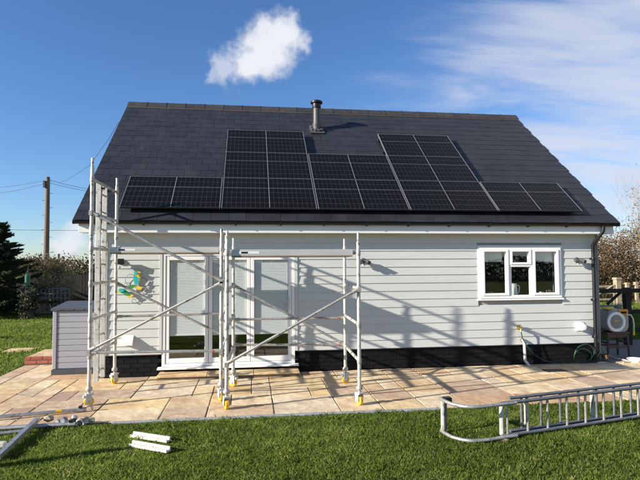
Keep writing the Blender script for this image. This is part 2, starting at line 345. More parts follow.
def ground_mat():
    m = bpy.data.materials.new('lawn_soil'); m.use_nodes = True; nd = m.node_tree.nodes; lk = m.node_tree.links; b = nd['Principled BSDF']
    t = nd.new('ShaderNodeTexCoord'); n = nd.new('ShaderNodeTexNoise'); lk.new(t.outputs['Object'], n.inputs['Vector']); n.inputs['Scale'].default_value = .9; n.inputs['Detail'].default_value = 10; n.inputs['Roughness'].default_value = .75
    r = nd.new('ShaderNodeValToRGB'); lk.new(n.outputs[0], r.inputs[0])
    r.color_ramp.elements[0].position = .33; r.color_ramp.elements[0].color = (.060, .070, .020, 1); r.color_ramp.elements[1].position = .68; r.color_ramp.elements[1].color = (.13, .15, .034, 1)
    lk.new(r.outputs[0], b.inputs['Base Color']); b.inputs['Roughness'].default_value = .95; b.inputs['Specular IOR Level'].default_value = .1
    n2 = nd.new('ShaderNodeTexNoise'); lk.new(t.outputs['Object'], n2.inputs['Vector']); n2.inputs['Scale'].default_value = 25; n2.inputs['Detail'].default_value = 8
    bp = nd.new('ShaderNodeBump'); lk.new(n2.outputs[0], bp.inputs['Height']); bp.inputs['Strength'].default_value = 1; bp.inputs['Distance'].default_value = .05; lk.new(bp.outputs[0], b.inputs['Normal'])
    return m
M['lawn'] = ground_mat()
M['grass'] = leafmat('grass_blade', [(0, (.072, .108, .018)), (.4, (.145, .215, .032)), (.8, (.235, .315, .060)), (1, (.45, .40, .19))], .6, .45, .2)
M['needles'] = leafmat('conifer_needles', [(0, (.014, .028, .013)), (.6, (.042, .066, .026)), (1, (.11, .13, .045))], .7, .2, .2)
M['buff_leaf'] = leafmat('buff_foliage', [(0, (.13, .11, .055)), (.5, (.26, .22, .115)), (1, (.44, .37, .22))], .8, .3, .2)
M['brown_leaf'] = leafmat('brown_hedge', [(0, (.075, .052, .028)), (.5, (.17, .118, .062)), (1, (.30, .22, .125))], .85, .25, .1)
M['pale_leaf'] = leafmat('pale_seed_heads', [(0, (.22, .17, .11)), (.5, (.34, .27, .19)), (1, (.48, .41, .32))], .85, .35, .1)
M['ivy'] = leafmat('ivy_leaf', [(0, (.012, .022, .010)), (.6, (.030, .045, .018)), (1, (.08, .085, .035))], .5, .2, .4)
M['far_leaf'] = leafmat('far_foliage', [(0, (.045, .038, .022)), (.5, (.10, .080, .042)), (1, (.17, .14, .075))], .9, .2, .1)

# ------------------------------------------------------------------ the ground
gm = MB(); gm.add([(-300, -60, -.02), (300, -60, -.02), (300, 500, -.02), (-300, 500, -.02)], [(0, 1, 2, 3)])
tag(gm.part('lawn', M['lawn']), kind='structure')
PX0, PX1, PY0, PY1 = -4.40, 9.0, -2.65, 1.55       # patio extents
pb = MB().box((PX0, PY0, -.06), (PX1, -.0, -.009)).box((PX0, 0.0, -.06), (-2.53, PY1, -.009))
patio = tag(pb.part('patio', M['joint']), kind='structure')
gv = MB().box((6.80, .004, -.06), (13, 2.6, -.004)); tag(gv.part('gravel_path', M['gravel']), kind='structure')

# slabs on a 0.3 m module, random sizes
cell = .2935; slab_mesh = {}
def slab(nx, ny, var):
    k = (nx, ny, var)
    if k not in slab_mesh:
        w, d = nx*cell-.016, ny*cell-.016; b = MB(); rr = random.Random(nx*100+ny*10+var)
        b.cbox((-w/2, -d/2, -.035), (w/2, d/2, 0), .005)
        b.v = [(x+rr.uniform(-.005, .005), y+rr.uniform(-.005, .005), z+rr.uniform(-.002, .002)) for x, y, z in b.v]
        slab_mesh[k] = b.mesh('slab', M['stone'])
    return slab_mesh[k]
def pave(x0, y0, nx, ny, seed, parent, ok, z=0):
    R = random.Random(seed); g = [[0 if ok(i, j) else 1 for j in range(ny)] for i in range(nx)]; sizes = [(3, 2), (3, 2), (2, 3), (2, 2), (2, 2), (1, 2), (2, 1), (3, 3)]
    for j in range(ny):
        for i in range(nx):
            if g[i][j]: continue
            R.shuffle(sizes)
            for (a, b) in sizes + [(2, 1), (1, 2), (1, 1)]:
                if i+a <= nx and j+b <= ny and not any(g[p][q] for p in range(i, i+a) for q in range(j, j+b)):
                    for p in range(i, i+a):
                        for q in range(j, j+b): g[p][q] = 1
                    o = link('slab', slab(a, b, R.randrange(3)), parent, (x0+(i+a/2)*cell, y0+(j+b/2)*cell, z+R.uniform(-.003, .002)), (R.uniform(-.002, .002), R.uniform(-.002, .002), 0)); break
pave(PX0+.01, PY0+.005, 45, 14, 5, patio, lambda i, j: j < 9 or i < 6)
# metal edging strips along the patio front
for i, (a, b, dy, lb) in enumerate(((-1.70, -.25, 0, 'grey edging strip along patio front before the scaffold, broken end near white offcuts'), (-.24, .98, .012, 'grey edging strip along patio front between the two yellow scaffold wheels'), (.99, 2.5, -.004, 'grey edging strip along patio front ending by the lying ladder'))):
    solo(MB().cbox((a, PY0-.075+dy, -.03), (b, PY0-.004+dy, .012), .004), 'edging_strip', M['edging'], lb, 'edging', ((a+b)/2, PY0-.04, -.03), 'patio edging strips')

# ------------------------------------------------------------------ the house
XL, XR, YB = -2.53, 6.78, 6.9                # wall left, right, back
YE, ZE, YR, ZR, EL, ER = -.34, 2.72, 3.45, 5.85, -2.955, 7.035
ANG = math.atan2(ZR-ZE, YR-YE); CA, SA = math.cos(ANG), math.sin(ANG); SLEN = math.hypot(ZR-ZE, YR-YE)
def RP(x, s, n=0.): return Vector((x, YE + s*CA - n*SA, ZE + s*SA + n*CA))
DX0, DX1, DZ0, DZ1 = -1.545, .79, .16, 2.16  # door opening
WX0, WX1, WZ0, WZ1 = 4.325, 5.99, 1.27, 2.255 # window opening
house = thing('house', 'single storey house with pale grey boards, dark slate gable roof and black plinth', 'house', (2.1, 3.4, 0))
HO = Vector((2.1, 3.4, 0))
w = MB()
TH = .25
def wallbox(x0, x1, z0, z1): w.box((x0, .012, z0), (x1, TH, z1))
wallbox(XL, DX0, .40, 2.62); wallbox(DX0, DX1, DZ1, 2.62); wallbox(DX1, WX0, .40, 2.62); wallbox(WX0, WX1, WZ1, 2.62); wallbox(WX0, WX1, .40, WZ0); wallbox(WX1, XR, .40, 2.62)
w.box((XL, YB-TH, 0), (XR, YB, 2.62)); 
w.prism([(TH+.001, 0), (YB-TH-.001, 0), (YB-TH-.001, 2.7), (YR, ZR-.2), (TH+.001, 2.7)], XL, XL+.25); w.prism([(TH+.001, 0), (YB-TH-.001, 0), (YB-TH-.001, 2.7), (YR, ZR-.2), (TH+.001, 2.7)], XR-.25, XR)
w.part('wall', M['room'], house)
rm = MB().box((XL+.25, TH, -.05), (XR-.25, YB-TH, .15)); rm.part('floor', M['room_floor'], house)
rc = MB().box((XL+.26, TH+.01, 2.45), (XR-.26, YB-TH-.01, 2.5)).box((XL+.26, 3.6, .151), (XR-.26, 3.7, 2.449)).box((2.2, TH+.02, .151), (2.3, 3.59, 2.449)); rc.part('partition', M['room'], house)

# horizontal lapped boards, each its own piece, split at openings and at butt joints
BZ0, BG = .385, .15
BF = MB()
nb = 15
def board(x0, x1, z0, z1):
    b = MB(); prof = [(.010, z0), (-.022, z0), (-.008, z1), (.010, z1)]
    b.prism(prof, x0, x1); b.part('board', M['board'], house, HO)
jr = random.Random(3)
for k in range(nb):
    z0 = BZ0 + k*BG; z1 = min(z0 + BG + .012, 2.62)
    spans = [(XL+.06, DX0-.05), (DX1+.05, XR-.07)] if z0 < DZ1 - .02 else [(XL+.06, XR-.07)]
    segs = []
    for (a, b) in spans:
        if z0 < WZ1 + .02 and z1 > WZ0 - .06 and b > WX1: segs += [(a, WX0-.035), (WX1+.035, b)]
        else: segs.append((a, b))
    for (a, b) in segs:
        zz0, zz1 = z0, z1
        x = a
        while b - x > .01:
            nx = min(b, x + (3.6 if x > a else jr.uniform(2.2, 3.6)))
            if b - nx < .5: nx = b
            board(x, nx - (.0014 if nx < b else 0), zz0, zz1); x = nx
for x0, x1 in ((XL-.012, XL+.058), (XR-.068, XR+.012)):
    MB().cbox((x0, -.034, .385), (x1, .06, 2.55), .004).part('corner_trim', M['board'], house, HO)
# door and window reveal trims (between boards and frames)
MB().box((DX0-.048, -.030, .385), (DX0-.003, .02, DZ1+.03)).part('door_trim', M['board'], house, HO)
MB().box((DX1+.003, -.030, .385), (DX1+.048, .02, DZ1+.03)).part('door_trim', M['board'], house, HO)
# plinth: painted bricks with recessed joints
pl = MB().box((XL+.01, .012, -.05), (DX0-.06, .2, .38)).box((DX1+.06, .012, -.05), (XR-.01, .2, .38)).box((DX0-.06, .012, -.05), (DX1+.06, .2, .14))
plinth = pl.part('plinth', M['mortar_dark'], house, HO)
bl, bh, pit, cou = .215, .065, .228, .0765
bm_full = MB().cbox((-bl/2, -.05, -bh/2), (bl/2, .05, bh/2), .003).mesh('brick', M['plinth']); bm_half = MB().cbox((-.0505, -.05, -bh/2), (.0505, .05, bh/2), .003).mesh('brick', M['plinth'])
for c in range(5):
    z = .037 + c*cou; x = XL+.012; off = c % 2; first = True
    while x < XR-.02:
        half = first and off; L = .101 if half else bl
        if x + L > XR: L = .101
        xc = x + L/2
        if not (DX0-.07 < xc < DX1+.07 and z > .13):
            link('brick', bm_half if L < .15 else bm_full, plinth, Vector((xc, .0575+jr.uniform(-.001, .001), z))-HO)
        x += L + .012; first = False
# a drip flashing over the plinth
MB().cbox((XL, -.030, .372), (DX0-.052, .012, .384), .002).cbox((DX1+.052, -.030, .372), (XR, .012, .384), .002).part('drip_bead', M['dark_grey'], house, HO)

# eaves
MB().cbox((EL+.06, -.245, 2.50), (ER-.06, -.222, 2.655), .003).part('fascia_board', M['fascia'], house, HO)
MB().box((EL+.06, -.221, 2.503), (ER-.06, -.0, 2.515)).part('soffit', M['fascia'], house, HO)
for xa, xb in ((EL+.062, XL-.013), (XR+.013, ER-.062)): MB().prism([(-.22, 2.516), (.55, 2.516), (.55, 3.20), (-.22, 2.66)], xa, xb).part('box_end', M['fascia'], house, HO)
g = []
for i in range(9): a = math.pi + math.pi*i/8; g.append((-.300 + .052*math.cos(a), 2.700 + .058*math.sin(a)))
gp = g + [(y*1.0 + (.005 if y < -.3 else -.005), z+.004) for y, z in g[::-1]]
gut = MB().prism(gp, EL, ER).box((EL-.006, -.352, 2.64), (EL, -.248, 2.702)).box((ER, -.352, 2.64), (ER+.006, -.248, 2.702)).part('gutter', M['black'], house, HO, smooth=40)
for k in range(13): x = EL+.35+k*.78; MB().box((x-.012, -.305, 2.625), (x+.012, -.246, 2.66)).box((x-.012, -.357, 2.67), (x+.012, -.349, 2.706)).part('bracket', M['black'], gut, HO)
# downpipe with swan neck
dp = WY(597, 340, -.07).x
dx = 6.70
pth = [(dx+.02, -.30, 2.66), (dx+.02, -.30, 2.56), (dx, -.27, 2.50), (dx-.05, -.13, 2.34), (dx-.055, -.085, 2.28), (dx-.055, -.085, 2.1), (dx-.055, -.085, .06)]
dpo = MB().path(pth, .034, 14).part('downpipe', M['black'], house, HO, smooth=40)
for z in (2.02, 1.22, .5): MB().lathe([(.040, z-.03), (.042, z-.02), (.042, z+.02), (.040, z+.03)], (dx-.055, -.085, 0), 14).box((dx-.10, -.06, z-.02), (dx-.01, -.035, z+.02)).part('pipe_clip', M['black'], dpo, HO, smooth=40)
MB().path([(dx+.055, -.05, .08), (dx+.055, -.05, 2.2), (dx+.05, -.05, 2.49)], .018, 10).part('grey_conduit', M['mid_grey'], house, HO, smooth=40)

# roof deck, slates, ridge
rd = MB().prism([(YE+.02, ZE-.02), (YR, ZR-.025), (2*YR-YE, ZE-.02), (2*YR-YE, ZE-.12), (YR, ZR-.14), (YE+.1, ZE-.065)], EL+.02, ER-.02)
roof = rd.part('roof', M['mortar_dark'], house, HO)
SW, GA = .302, .245
NC = int(round(SLEN/GA)); GA = SLEN/NC
sl_rand = random.Random(11)
def slate_verts(x0, x1, s0, up):
    s1 = s0 + GA*1.16
    q = [RP(x0, s0, .001+up), RP(x1, s0, .001+up), RP(x1, min(s1, SLEN), -.004), RP(x0, min(s1, SLEN), -.004)]
    q2 = [RP(x0, s0, .0062+up), RP(x1, s0, .0062+up), RP(x1, min(s1, SLEN), .002), RP(x0, min(s1, SLEN), .002)]
    return q+q2, [(0,3,2,1),(4,5,6,7),(0,1,5,4),(1,2,6,5),(2,3,7,6),(3,0,4,7)]
rest = MB(); count = 0
for c in range(NC):
    s0 = c*GA - (.03 if c == 0 else 0); x = EL + (0 if c % 2 else -SW/2)
    while x < ER-.01:
        a = max(x, EL); b = min(x+SW, ER)
        if b-a > .05:
            verge = a < EL+.01 or b > ER-.01
            v, f = slate_verts(a+.003, b-.003, s0+sl_rand.uniform(-.004, .004), sl_rand.uniform(0, .0022)+(.001 if verge else 0))
            if count < 298 and c < 10:
                MB().add(v, f).part('slate', M['slate'], roof, HO); count += 1
            else: rest.add(v, f)
        x += SW
tag(rest.part('slates', M['slate'], roof, HO), kind='stuff')
# back slope: plain slate sheet with course steps
bk = MB()
for c in range(NC):
    s0, s1 = c*GA, (c+1)*GA+.02
    def BP(x, s, n): p = RP(x, min(s, SLEN), n); return Vector((p.x, 2*YR-p.y, p.z))
    bk.add([BP(EL, s0, .016), BP(ER, s0, .016), BP(ER, s1, .003), BP(EL, s1, .003), BP(EL, s0, -.01), BP(ER, s0, -.01)], [(0,1,2,3), (0,4,5,1)])
tag(bk.part('back_slates', M['slate'], roof, HO), kind='stuff')
nr = 22; rw = (ER-EL)/nr
for k in range(nr):
    a, b = EL+k*rw+.004, EL+(k+1)*rw-.004
    t = .02
    poly = [(YR-.15, ZR-.105), (YR, ZR+.03), (YR+.15, ZR-.105), (YR+.15, ZR-.085), (YR, ZR+.055), (YR-.15, ZR-.085)]
    MB().prism(poly, a, b).part('ridge_tile', M['ridge'], roof, HO)
    if k: MB().prism([(YR-.155, ZR-.100), (YR, ZR+.045), (YR+.155, ZR-.100), (YR+.155, ZR-.08), (YR, ZR+.068), (YR-.155, ZR-.08)], a-.014, a+.006).part('ridge_clip', M['ridge'], roof, HO)
MB().prism([(YR-.165, ZR-.135), (YR-.15, ZR-.106), (YR-.14, ZR-.110), (YR-.155, ZR-.14)], EL+.02, ER-.02).part('ridge_bedding', M['ridge_joint'], roof, HO)
# flue
fb = RP(1.53, 3.72)
fl = MB().tube(fb+Vector((0, 0, -.15)), fb+Vector((0, 0, .66)), .082, 20).part('flue', M['dark_grey'], roof, HO, smooth=40)
MB().lathe([(.10, .53), (.104, .55), (.104, .63), (.142, .645), (.145, .685), (.11, .705), (.02, .712)], fb, 20).part('cowl', M['black'], fl, HO, smooth=40)
MB().lathe([(.088, -.2), (.095, .12), (.100, .14), (.100, .16), (.084, .165)], fb, 20).part('collar', M['dark_grey'], fl, HO, smooth=40)
fg = MB()
fg.add([RP(1.53-.17, 3.52, .022), RP(1.53+.17, 3.52, .022), RP(1.53+.16, 3.94, .020), RP(1.53-.16, 3.94, .020), RP(1.53-.17, 3.52, .034), RP(1.53+.17, 3.52, .034), RP(1.53+.16, 3.94, .030), RP(1.53-.16, 3.94, .030)], [(0,3,2,1),(4,5,6,7),(0,1,5,4),(1,2,6,5),(2,3,7,6),(3,0,4,7)])
for i in range(10):
    a = math.pi*2*i/10; c = fb + Vector((.13*math.cos(a), .13*math.sin(a)*.75, .13*math.sin(a)*.75*SA/CA + .05)); fg.ico(c, .045)
fg.part('flashing', M['dark_grey'], fl, HO)

# patio doors: three glazed leaves in one frame
door = MB()
yo, yi = -.022, .05
door.cbox((DX0, yo, DZ0), (DX0+.055, yi, DZ1)).cbox((DX1-.055, yo, DZ0), (DX1, yi, DZ1)).cbox((DX0+.055, yo, DZ1-.06), (DX1-.055, yi, DZ1)).cbox((DX0+.055, yo, DZ0), (DX1-.055, yi, DZ0+.05))
dframe = door.part('patio_door', M['white'], house, HO)
lw = (DX1-DX0-.11)/3
for k in range(3):
    a = DX0+.055+k*lw+.004; b = a+lw-.008; z0, z1 = DZ0+.055, DZ1-.065; st = .062
    f = MB().cbox((a, -.014, z0), (a+st, .045, z1)).cbox((b-st, -.014, z0), (b, .045, z1)).cbox((a+st, -.014, z0), (b-st, .045, z0+.085)).cbox((a+st, -.014, z1-.07), (b-st, .045, z1))
    f.part('leaf_frame', M['white'], dframe, HO)
    MB().box((a+st-.005, .002, z0+.08), (b-st+.005, .006, z1-.065)).part('pane', M['glass'], dframe, HO)
    bl_ = MB(); zt = z1-.08; zb = .72; n_ = 46
    for i in range(n_):
        z = zt-(zt-zb)*(i+.5)/n_; y0_, y1_ = .030, .0225; bl_.add([(a+st+.006, y0_, z+.017), (b-st-.006, y0_, z+.017), (b-st-.006, y1_, z-.016), (a+st+.006, y1_, z-.016), (a+st+.006, y0_+.0015, z+.017), (b-st-.006, y0_+.0015, z+.017), (b-st-.006, y1_+.0015, z-.016), (a+st+.006, y1_+.0015, z-.016)], [(0,1,2,3), (7,6,5,4), (3,2,6,7), (0,4,5,1)])
    bl_.cbox((a+st+.004, .018, zb-.03), (b-st-.004, .036, zb-.002), .003)
    solo(bl_, 'window_blind', M['blind'], ('white slatted blind in the patio door leaf beside the wall ornament', 'white slatted blind in the middle patio door leaf', 'white slatted blind in the patio door leaf with the handle')[k], 'blind', ((a+b)/2, .06, zb), 'patio door blinds')
hd = MB().cbox((.66, -.034, 1.13), (.69, -.020, 1.36), .003); hx = .675
hd.tube((hx, -.03, 1.29), (hx, -.075, 1.29), .009); hd.tube((hx+.005, -.075, 1.29), (hx-.11, -.075, 1.285), .010)
hd.part('handle', M['lt_grey'], dframe, HO)
MB().prism([(-.10, DZ0-.035), (-.10, DZ0-.012), (.02, DZ0-.001), (.02, DZ0-.035)], DX0-.07, DX1+.06).part('door_sill', M['white'], house, HO)
# window
wf = MB(); yo, yi = -.045, .05
wf.cbox((WX0, yo, WZ0), (WX0+.055, yi, WZ1)).cbox((WX1-.055, yo, WZ0), (WX1, yi, WZ1)).cbox((WX0+.055, yo, WZ1-.055), (WX1-.055, yi, WZ1)).cbox((WX0+.055, yo, WZ0), (WX1-.055, yi, WZ0+.06))
wf.cbox((WX0-.033, -.028, WZ0-.03), (WX0-.002, .02, WZ1+.03), .003).cbox((WX1+.002, -.028, WZ0-.03), (WX1+.033, .02, WZ1+.03), .003).cbox((WX0-.002, -.028, WZ1+.002), (WX1+.002, .02, WZ1+.03), .003)
window = wf.part('window', M['white'], house, HO)
m1, m2 = WX0+.60, WX1-.60; mw = .05
MB().cbox((m1-mw/2, yo, WZ0+.06), (m1+mw/2, yi-.001, WZ1-.055)).part('mullion', M['white'], window, HO); MB().cbox((m2-mw/2, yo, WZ0+.06), (m2+mw/2, yi-.001, WZ1-.055)).part('mullion', M['white'], window, HO)
tz = WZ1-.36
MB().cbox((m1+mw/2, yo, tz-.025), (m2-mw/2, yi-.001, tz+.025)).part('transom', M['white'], window, HO)
def sash(a, b, z0, z1, s=.044, y=-.058):
    f = MB().cbox((a, y, z0), (a+s, .03, z1)).cbox((b-s, y, z0), (b, .03, z1)).cbox((a+s, y, z0), (b-s, .03, z0+s)).cbox((a+s, y, z1-s), (b-s, .03, z1)); f.part('sash', M['white'], window, HO)
    MB().box((a+s-.004, -.012, z0+s-.004), (b-s+.004, -.008, z1-s+.004)).part('pane', M['glass'], window, HO)
sash(WX0+.05, m1-mw/2+.005, WZ0+.055, WZ1-.05); sash(m2+mw/2-.005, WX1-.05, WZ0+.055, WZ1-.05); sash(m1+mw/2-.005, m2-mw/2+.005, tz+.02, WZ1-.05, .042)
a, b = m1+mw/2, m2-mw/2; MB().box((a, -.012, WZ0+.06), (b, -.008, tz-.024)).part('pane', M['glass'], window, HO)
MB().cbox((a+.001, -.03, WZ0+.061), (a+.02, .02, tz-.026), .003).cbox((b-.02, -.03, WZ0+.061), (b-.001, .02, tz-.026), .003).part('bead', M['white'], window, HO)
MB().prism([(-.062, WZ0-.035), (-.062, WZ0-.012), (.0, WZ0-.002), (.0, WZ0-.035)], WX0-.034, WX1+.034).part('window_sill', M['white'], window, HO)
MB().cbox((WX0+.01, .06, WZ0-.02), (WX1-.01, .34, WZ0+.015), .004).part('inner_sill', M['white'], window, HO)
for a, b, zb, lb in ((WX0+.10, m1-.08, 1.98, 'pale green roller blind half drawn in the window casement by the mullion with the jug'), (m2+.08, WX1-.10, 1.98, 'pale green roller blind half drawn in the window casement towards the downpipe')):
    solo(MB().tube((a, .10, WZ1-.06), (b, .10, WZ1-.06), .022, 10).box((a+.005, .085, zb), (b-.005, .088, WZ1-.06)).tube((a, .0865, zb), (b, .0865, zb), .010, 8), 'roller_blind', M['roller'], lb, 'blind', ((a+b)/2, .09, zb), 'kitchen window blinds')
zs = WZ0+.0155
jx = WY(513, 290, .18).x
j = thing('jug', 'white ceramic jug with handle on the window sill', 'jug', (jx, .18, zs))
MB().lathe([(.02, 0), (.075, .002), (.085, .05), (.08, .16), (.07, .22), (.076, .26), (.07, .258), (.062, .2), (.03, .02)], (jx, .18, zs), 20).part('body', M['ceramic'], j, smooth=50)
MB().path([(jx+.07, .18, zs+.22), (jx+.12, .18, zs+.22), (jx+.135, .18, zs+.17), (jx+.12, .18, zs+.08), (jx+.08, .18, zs+.06)], .011, 8).part('handle', M['ceramic'], j, smooth=50)
for u, r, hh, mt_, lb in ((490, .06, .10, 'pink', 'small pinkish bowl on the window sill behind the pane next to the jug'), (484, .035, .07, 'ceramic', 'small white cup on window sill in the corner farthest from the downpipe'), (541, .05, .09, 'ceramic', 'small white pot on window sill behind the pane nearest the downpipe'), (549, .055, .12, 'pink', 'pinkish pot on window sill in the corner nearest the downpipe')):
    x = WY(u, 295, .18).x; solo(MB().lathe([(.01, 0), (r*.7, .001), (r, hh*.6), (r*.9, hh), (r*.8, hh), (r*.85, hh*.6), (.01, .01)], (x, .18, zs), 16), 'sill_pot', M[mt_], lb, 'pot', (x, .18, zs), smooth=50)
# vents in the wall
vx, vz = -2.12, .64
MB().prism([(-.02, vz+.085), (-.13, vz-.02), (-.13, vz-.075), (-.02, vz-.075)], vx-.085, vx+.10).part('vent_cowl', M['white'], house, HO)
vx, vz = 6.36, .70
MB().lathe([(.075, -.012), (.078, -.10), (.072, -.14), (.05, -.165), (.01, -.17)], (vx, 0, vz), 20, 'y').cbox((vx-.09, -.03, vz-.085), (vx+.09, -.012, vz+.085), .005).part('vent_cowl', M['white'], house, HO, smooth=40)
# waste pipe
wp = MB().path([(5.15, .0, .47), (5.15, -.06, .475), (5.165, -.085, .44), (5.175, -.085, .10), (5.195, -.10, .06), (5.24, -.14, -.02)], .027, 12).part('waste_pipe', M['lt_grey'], house, HO, smooth=50)
MB().tube((5.15, -.02, .47), (5.15, -.055, .474), .034, 12).part('pipe_seal', M['terracotta'], wp, HO)
# step slab below the doors
st = thing('door_step', 'low sandstone step below the patio doors', 'step', (-.35, -.2, 0))
MB().box((DX0-.02, -.36, -.008), (DX1+.04, -.001, .045)).part('riser', M['joint'], st)
xs = [DX0-.035, -.74, .05, DX1+.055]
for i in range(3): MB().cbox((xs[i]+.004, -.385, .046), (xs[i+1]-.004, -.003, .080), .006).part('tread_slab', M['stone'], st)

# ------------------------------------------------------------------ solar panels
fw_ = .013; T = .035
_sv = mat('silver_frame', (.24, .24, .25), .4, metal=.5); _gf = mat('grey_frame', (.055, .055, .06), .4, metal=.5); _rb = mat('ribbon', (.20, .20, .205), .4); _cr = mat('cross_ribbon', (.11, .11, .113), .4)
panel_parts = [('frame_side', MB().cbox((0, 0, 0), (fw_, PH, T), .002), _sv), ('frame_side', MB().cbox((PW-fw_, 0, 0), (PW, PH, T), .002), _sv),
    ('frame_rail', MB().cbox((fw_, 0, 0), (PW-fw_, fw_, T), .002), _gf), ('frame_rail', MB().cbox((fw_, PH-fw_, 0), (PW-fw_, PH, T), .002), _cr),
    ('cell_face', MB().box((fw_, fw_, .02), (PW-fw_, PH-fw_, T-.004)), M['cells']),
    ('centre_ribbon', MB().box((PW/2-.0055, fw_, T-.0035), (PW/2+.0055, PH-fw_, T-.002)), _rb),
    ('cross_ribbon', MB().box((fw_, PH*.64-.0048, T-.0035), (PW/2-.008, PH*.64+.0048, T-.002)), _cr), ('cross_ribbon', MB().box((PW/2+.008, PH*.64-.0048, T-.0035), (PW-fw_, PH*.64+.0048, T-.002)), _cr),
    ('mounting_rail', MB().box((-.02, PH*.22, -.06), (PW+.02, PH*.22+.04, -.002)), M['black']), ('mounting_rail', MB().box((-.02, PH*.76, -.06), (PW+.02, PH*.76+.04, -.002)), M['black'])]
panel_parts = [(n, b.mesh(n, m_)) for n, b, m_ in panel_parts]
cols = ((-2.235, 1), (-.518, 3), (1.199, 2), (2.916, 3), (4.633, 1))
lab = {(0, 0): 'black solar panel alone at the row end above the ladder tower', (4, 0): 'black solar panel alone at the row end above the kitchen window'}
for c, nm in ((1, 'three-high stack on the scaffold ladder side'), (2, 'two-high stack below the flue shadow'), (3, 'three-high stack nearer the kitchen window')):
    for r, rn in enumerate(('bottom', 'top' if c == 2 else 'middle', 'top')): lab[c, r] = f'{rn} black solar panel of the {nm}'
for ci, (x, n) in enumerate(cols):
    for r in range(n):
        p = RP(x, .205+r*(PH+.013), .085)
        t = thing('solar_panel', lab[ci, r], 'solar panel', p, (ANG, 0, 0), 'solar panels on the roof')
        for nme, me in panel_parts: link(nme, me, t)

# ------------------------------------------------------------------ scaffold towers
def caster(parent, p, org, zt, turn):
    c = MB().lathe([(.020, .17), (.020, zt)], (p.x, p.y, 0), 12).lathe([(.040, .205), (.046, .215), (.046, .245), (.035, .26)], (p.x, p.y, 0), 12).part('jack_leg', M['castiron'], parent, org, smooth=40)
    ca, sa = math.cos(turn), math.sin(turn); R = Matrix(((ca, -sa, 0, p.x), (sa, ca, 0, p.y), (0, 0, 1, 0), (0, 0, 0, 1)))
    f = MB().box((-.045, -.042, .150), (.055, .042, .172), R).box((-.045, -.042, .045), (.03, -.036, .152), R).box((-.045, .036, .045), (.03, .042, .152), R).box((-.075, -.03, .115), (-.046, .03, .15), R)
    fk = f.part('caster', M['lt_grey'], parent, org)
    w = MB().lathe([(.030, -.024), (.052, -.026), (.0645, -.018), (.0645, .018), (.052, .026), (.030, .024)], (0, 0, 0), 20, 'y')
    w.v = [tuple(R @ (Vector(q)+Vector((0, 0, .063)))) for q in w.v]
    w.part('wheel', M['yellow'], fk, org, smooth=40)
    b = MB().tube(R @ Vector((0, -.05, .063)), R @ Vector((0, .05, .063)), .014, 10); b.part('axle', M['castiron'], fk, org)
def tower(label, org, ang, L, Wd, z0, tops, rung_l, rung_r, braces, turns):
    t = thing('scaffold_tower', label, 'scaffold', org, None, 'aluminium scaffold towers'); org = Vector(org)
    ca, sa = math.cos(ang), math.sin(ang)
    def P(a, b, z): return Vector((org.x + a*ca - b*sa, org.y + a*sa + b*ca, z))
    TR = .0255
    for key, (a, b) in {'fl': (0, 0), 'fr': (L, 0), 'rl': (0, Wd), 'rr': (L, Wd)}.items():
        zt = tops[key]; m_ = MB().path([P(a, b, .262), P(a, b, zt-.13), P(a, b, zt-.125), P(a, b, zt)], [TR, TR, .019, .019], 14)
        if zt > 3: m_.lathe([(.031, 2.36), (.033, 2.37), (.033, 2.47), (.031, 2.48)], P(a, b, 0), 14)
        m_.part('standard', M['alu_white'], t, org, smooth=40); caster(t, P(a, b, 0), org, .34, turns[key])
    for side, zs_ in ((0, rung_l), (L, rung_r)):
        for z in zs_:
            MB().tube(P(side, .02, z), P(side, Wd-.02, z), .0225, 12).part('rung', M['alu_white'], t, org, smooth=40)
            for b in (.0, Wd): MB().lathe([(.029, z-.04), (.032, z-.03), (.032, z+.03), (.029, z+.04)], P(side, b, 0), 12).part('weld_collar', M['castiron'], t, org, smooth=40)
    for kind, y, za, zb in braces:
        off = -.045 if y == 0 else .045
        if kind == 'diagonal_brace': off *= .9
        A, B = P(.0, y+off, za), P(L, y+off, zb); d = (B-A).normalized()
        br = MB().tube(A+d*.04, B-d*.04, .0205, 12).part(kind, M['alu'], t, org, smooth=40)
        for q, s_ in ((A, 1), (B, -1)):
            MB().tube(q+d*s_*.0, q+d*s_*.10, .026, 10).box((q.x-.022, q.y-.03, q.z-.045), (q.x+.022, q.y+.03, q.z+.02)).part('brace_claw', M['castiron'], br, org)
            MB().box((q.x+d.x*s_*.1-.012, q.y-.028, q.z+d.z*s_*.1-.012), (q.x+d.x*s_*.1+.012, q.y-.018, q.z+d.z*s_*.1+.012)).part('trigger_clip', M['red'] if (kind[0] == 'h' and s_ < 0) else M['castiron'], br, org)
    return P
rr_ = [.68, 1.18, 1.68, 2.18]
P1 = tower('aluminium scaffold tower with a clipped ladder and taller end posts beside the shed box', (-2.225, -1.815, 0), 0.0, 1.80, 1.36, 0,
    {'fl': 3.46, 'rl': 3.40, 'fr': 2.46, 'rr': 2.44}, rr_+[2.68, 3.16], rr_, [('horizontal_brace', 0, .735, .715), ('horizontal_brace', 1.36, 1.09, 1.11), ('diagonal_brace', 0, .76, 1.68), ('diagonal_brace', 0, 2.69, 1.72), ('diagonal_brace', 1.36, 1.65, .72), ], dict(fl=.5, rl=.9, fr=2.0, rr=.2))
r2_ = [.6, 1.1, 1.6, 2.1]
P2 = tower('lower aluminium scaffold tower on yellow wheels, with no ladder', (-.325, -2.27, 0), -.033, 1.815, 1.32, 0,
    {'fl': 2.40, 'fr': 2.38, 'rl': 2.37, 'rr': 2.36}, r2_, r2_, [('horizontal_brace', 1.32, 1.055, 1.055), ('horizontal_brace', 1.32, .65, .61), ('diagonal_brace', 0, .61, 1.60), ('diagonal_brace', 1.32, 1.61, .62)], dict(fl=-1.3, fr=-1.2, rl=2.6, rr=.3))
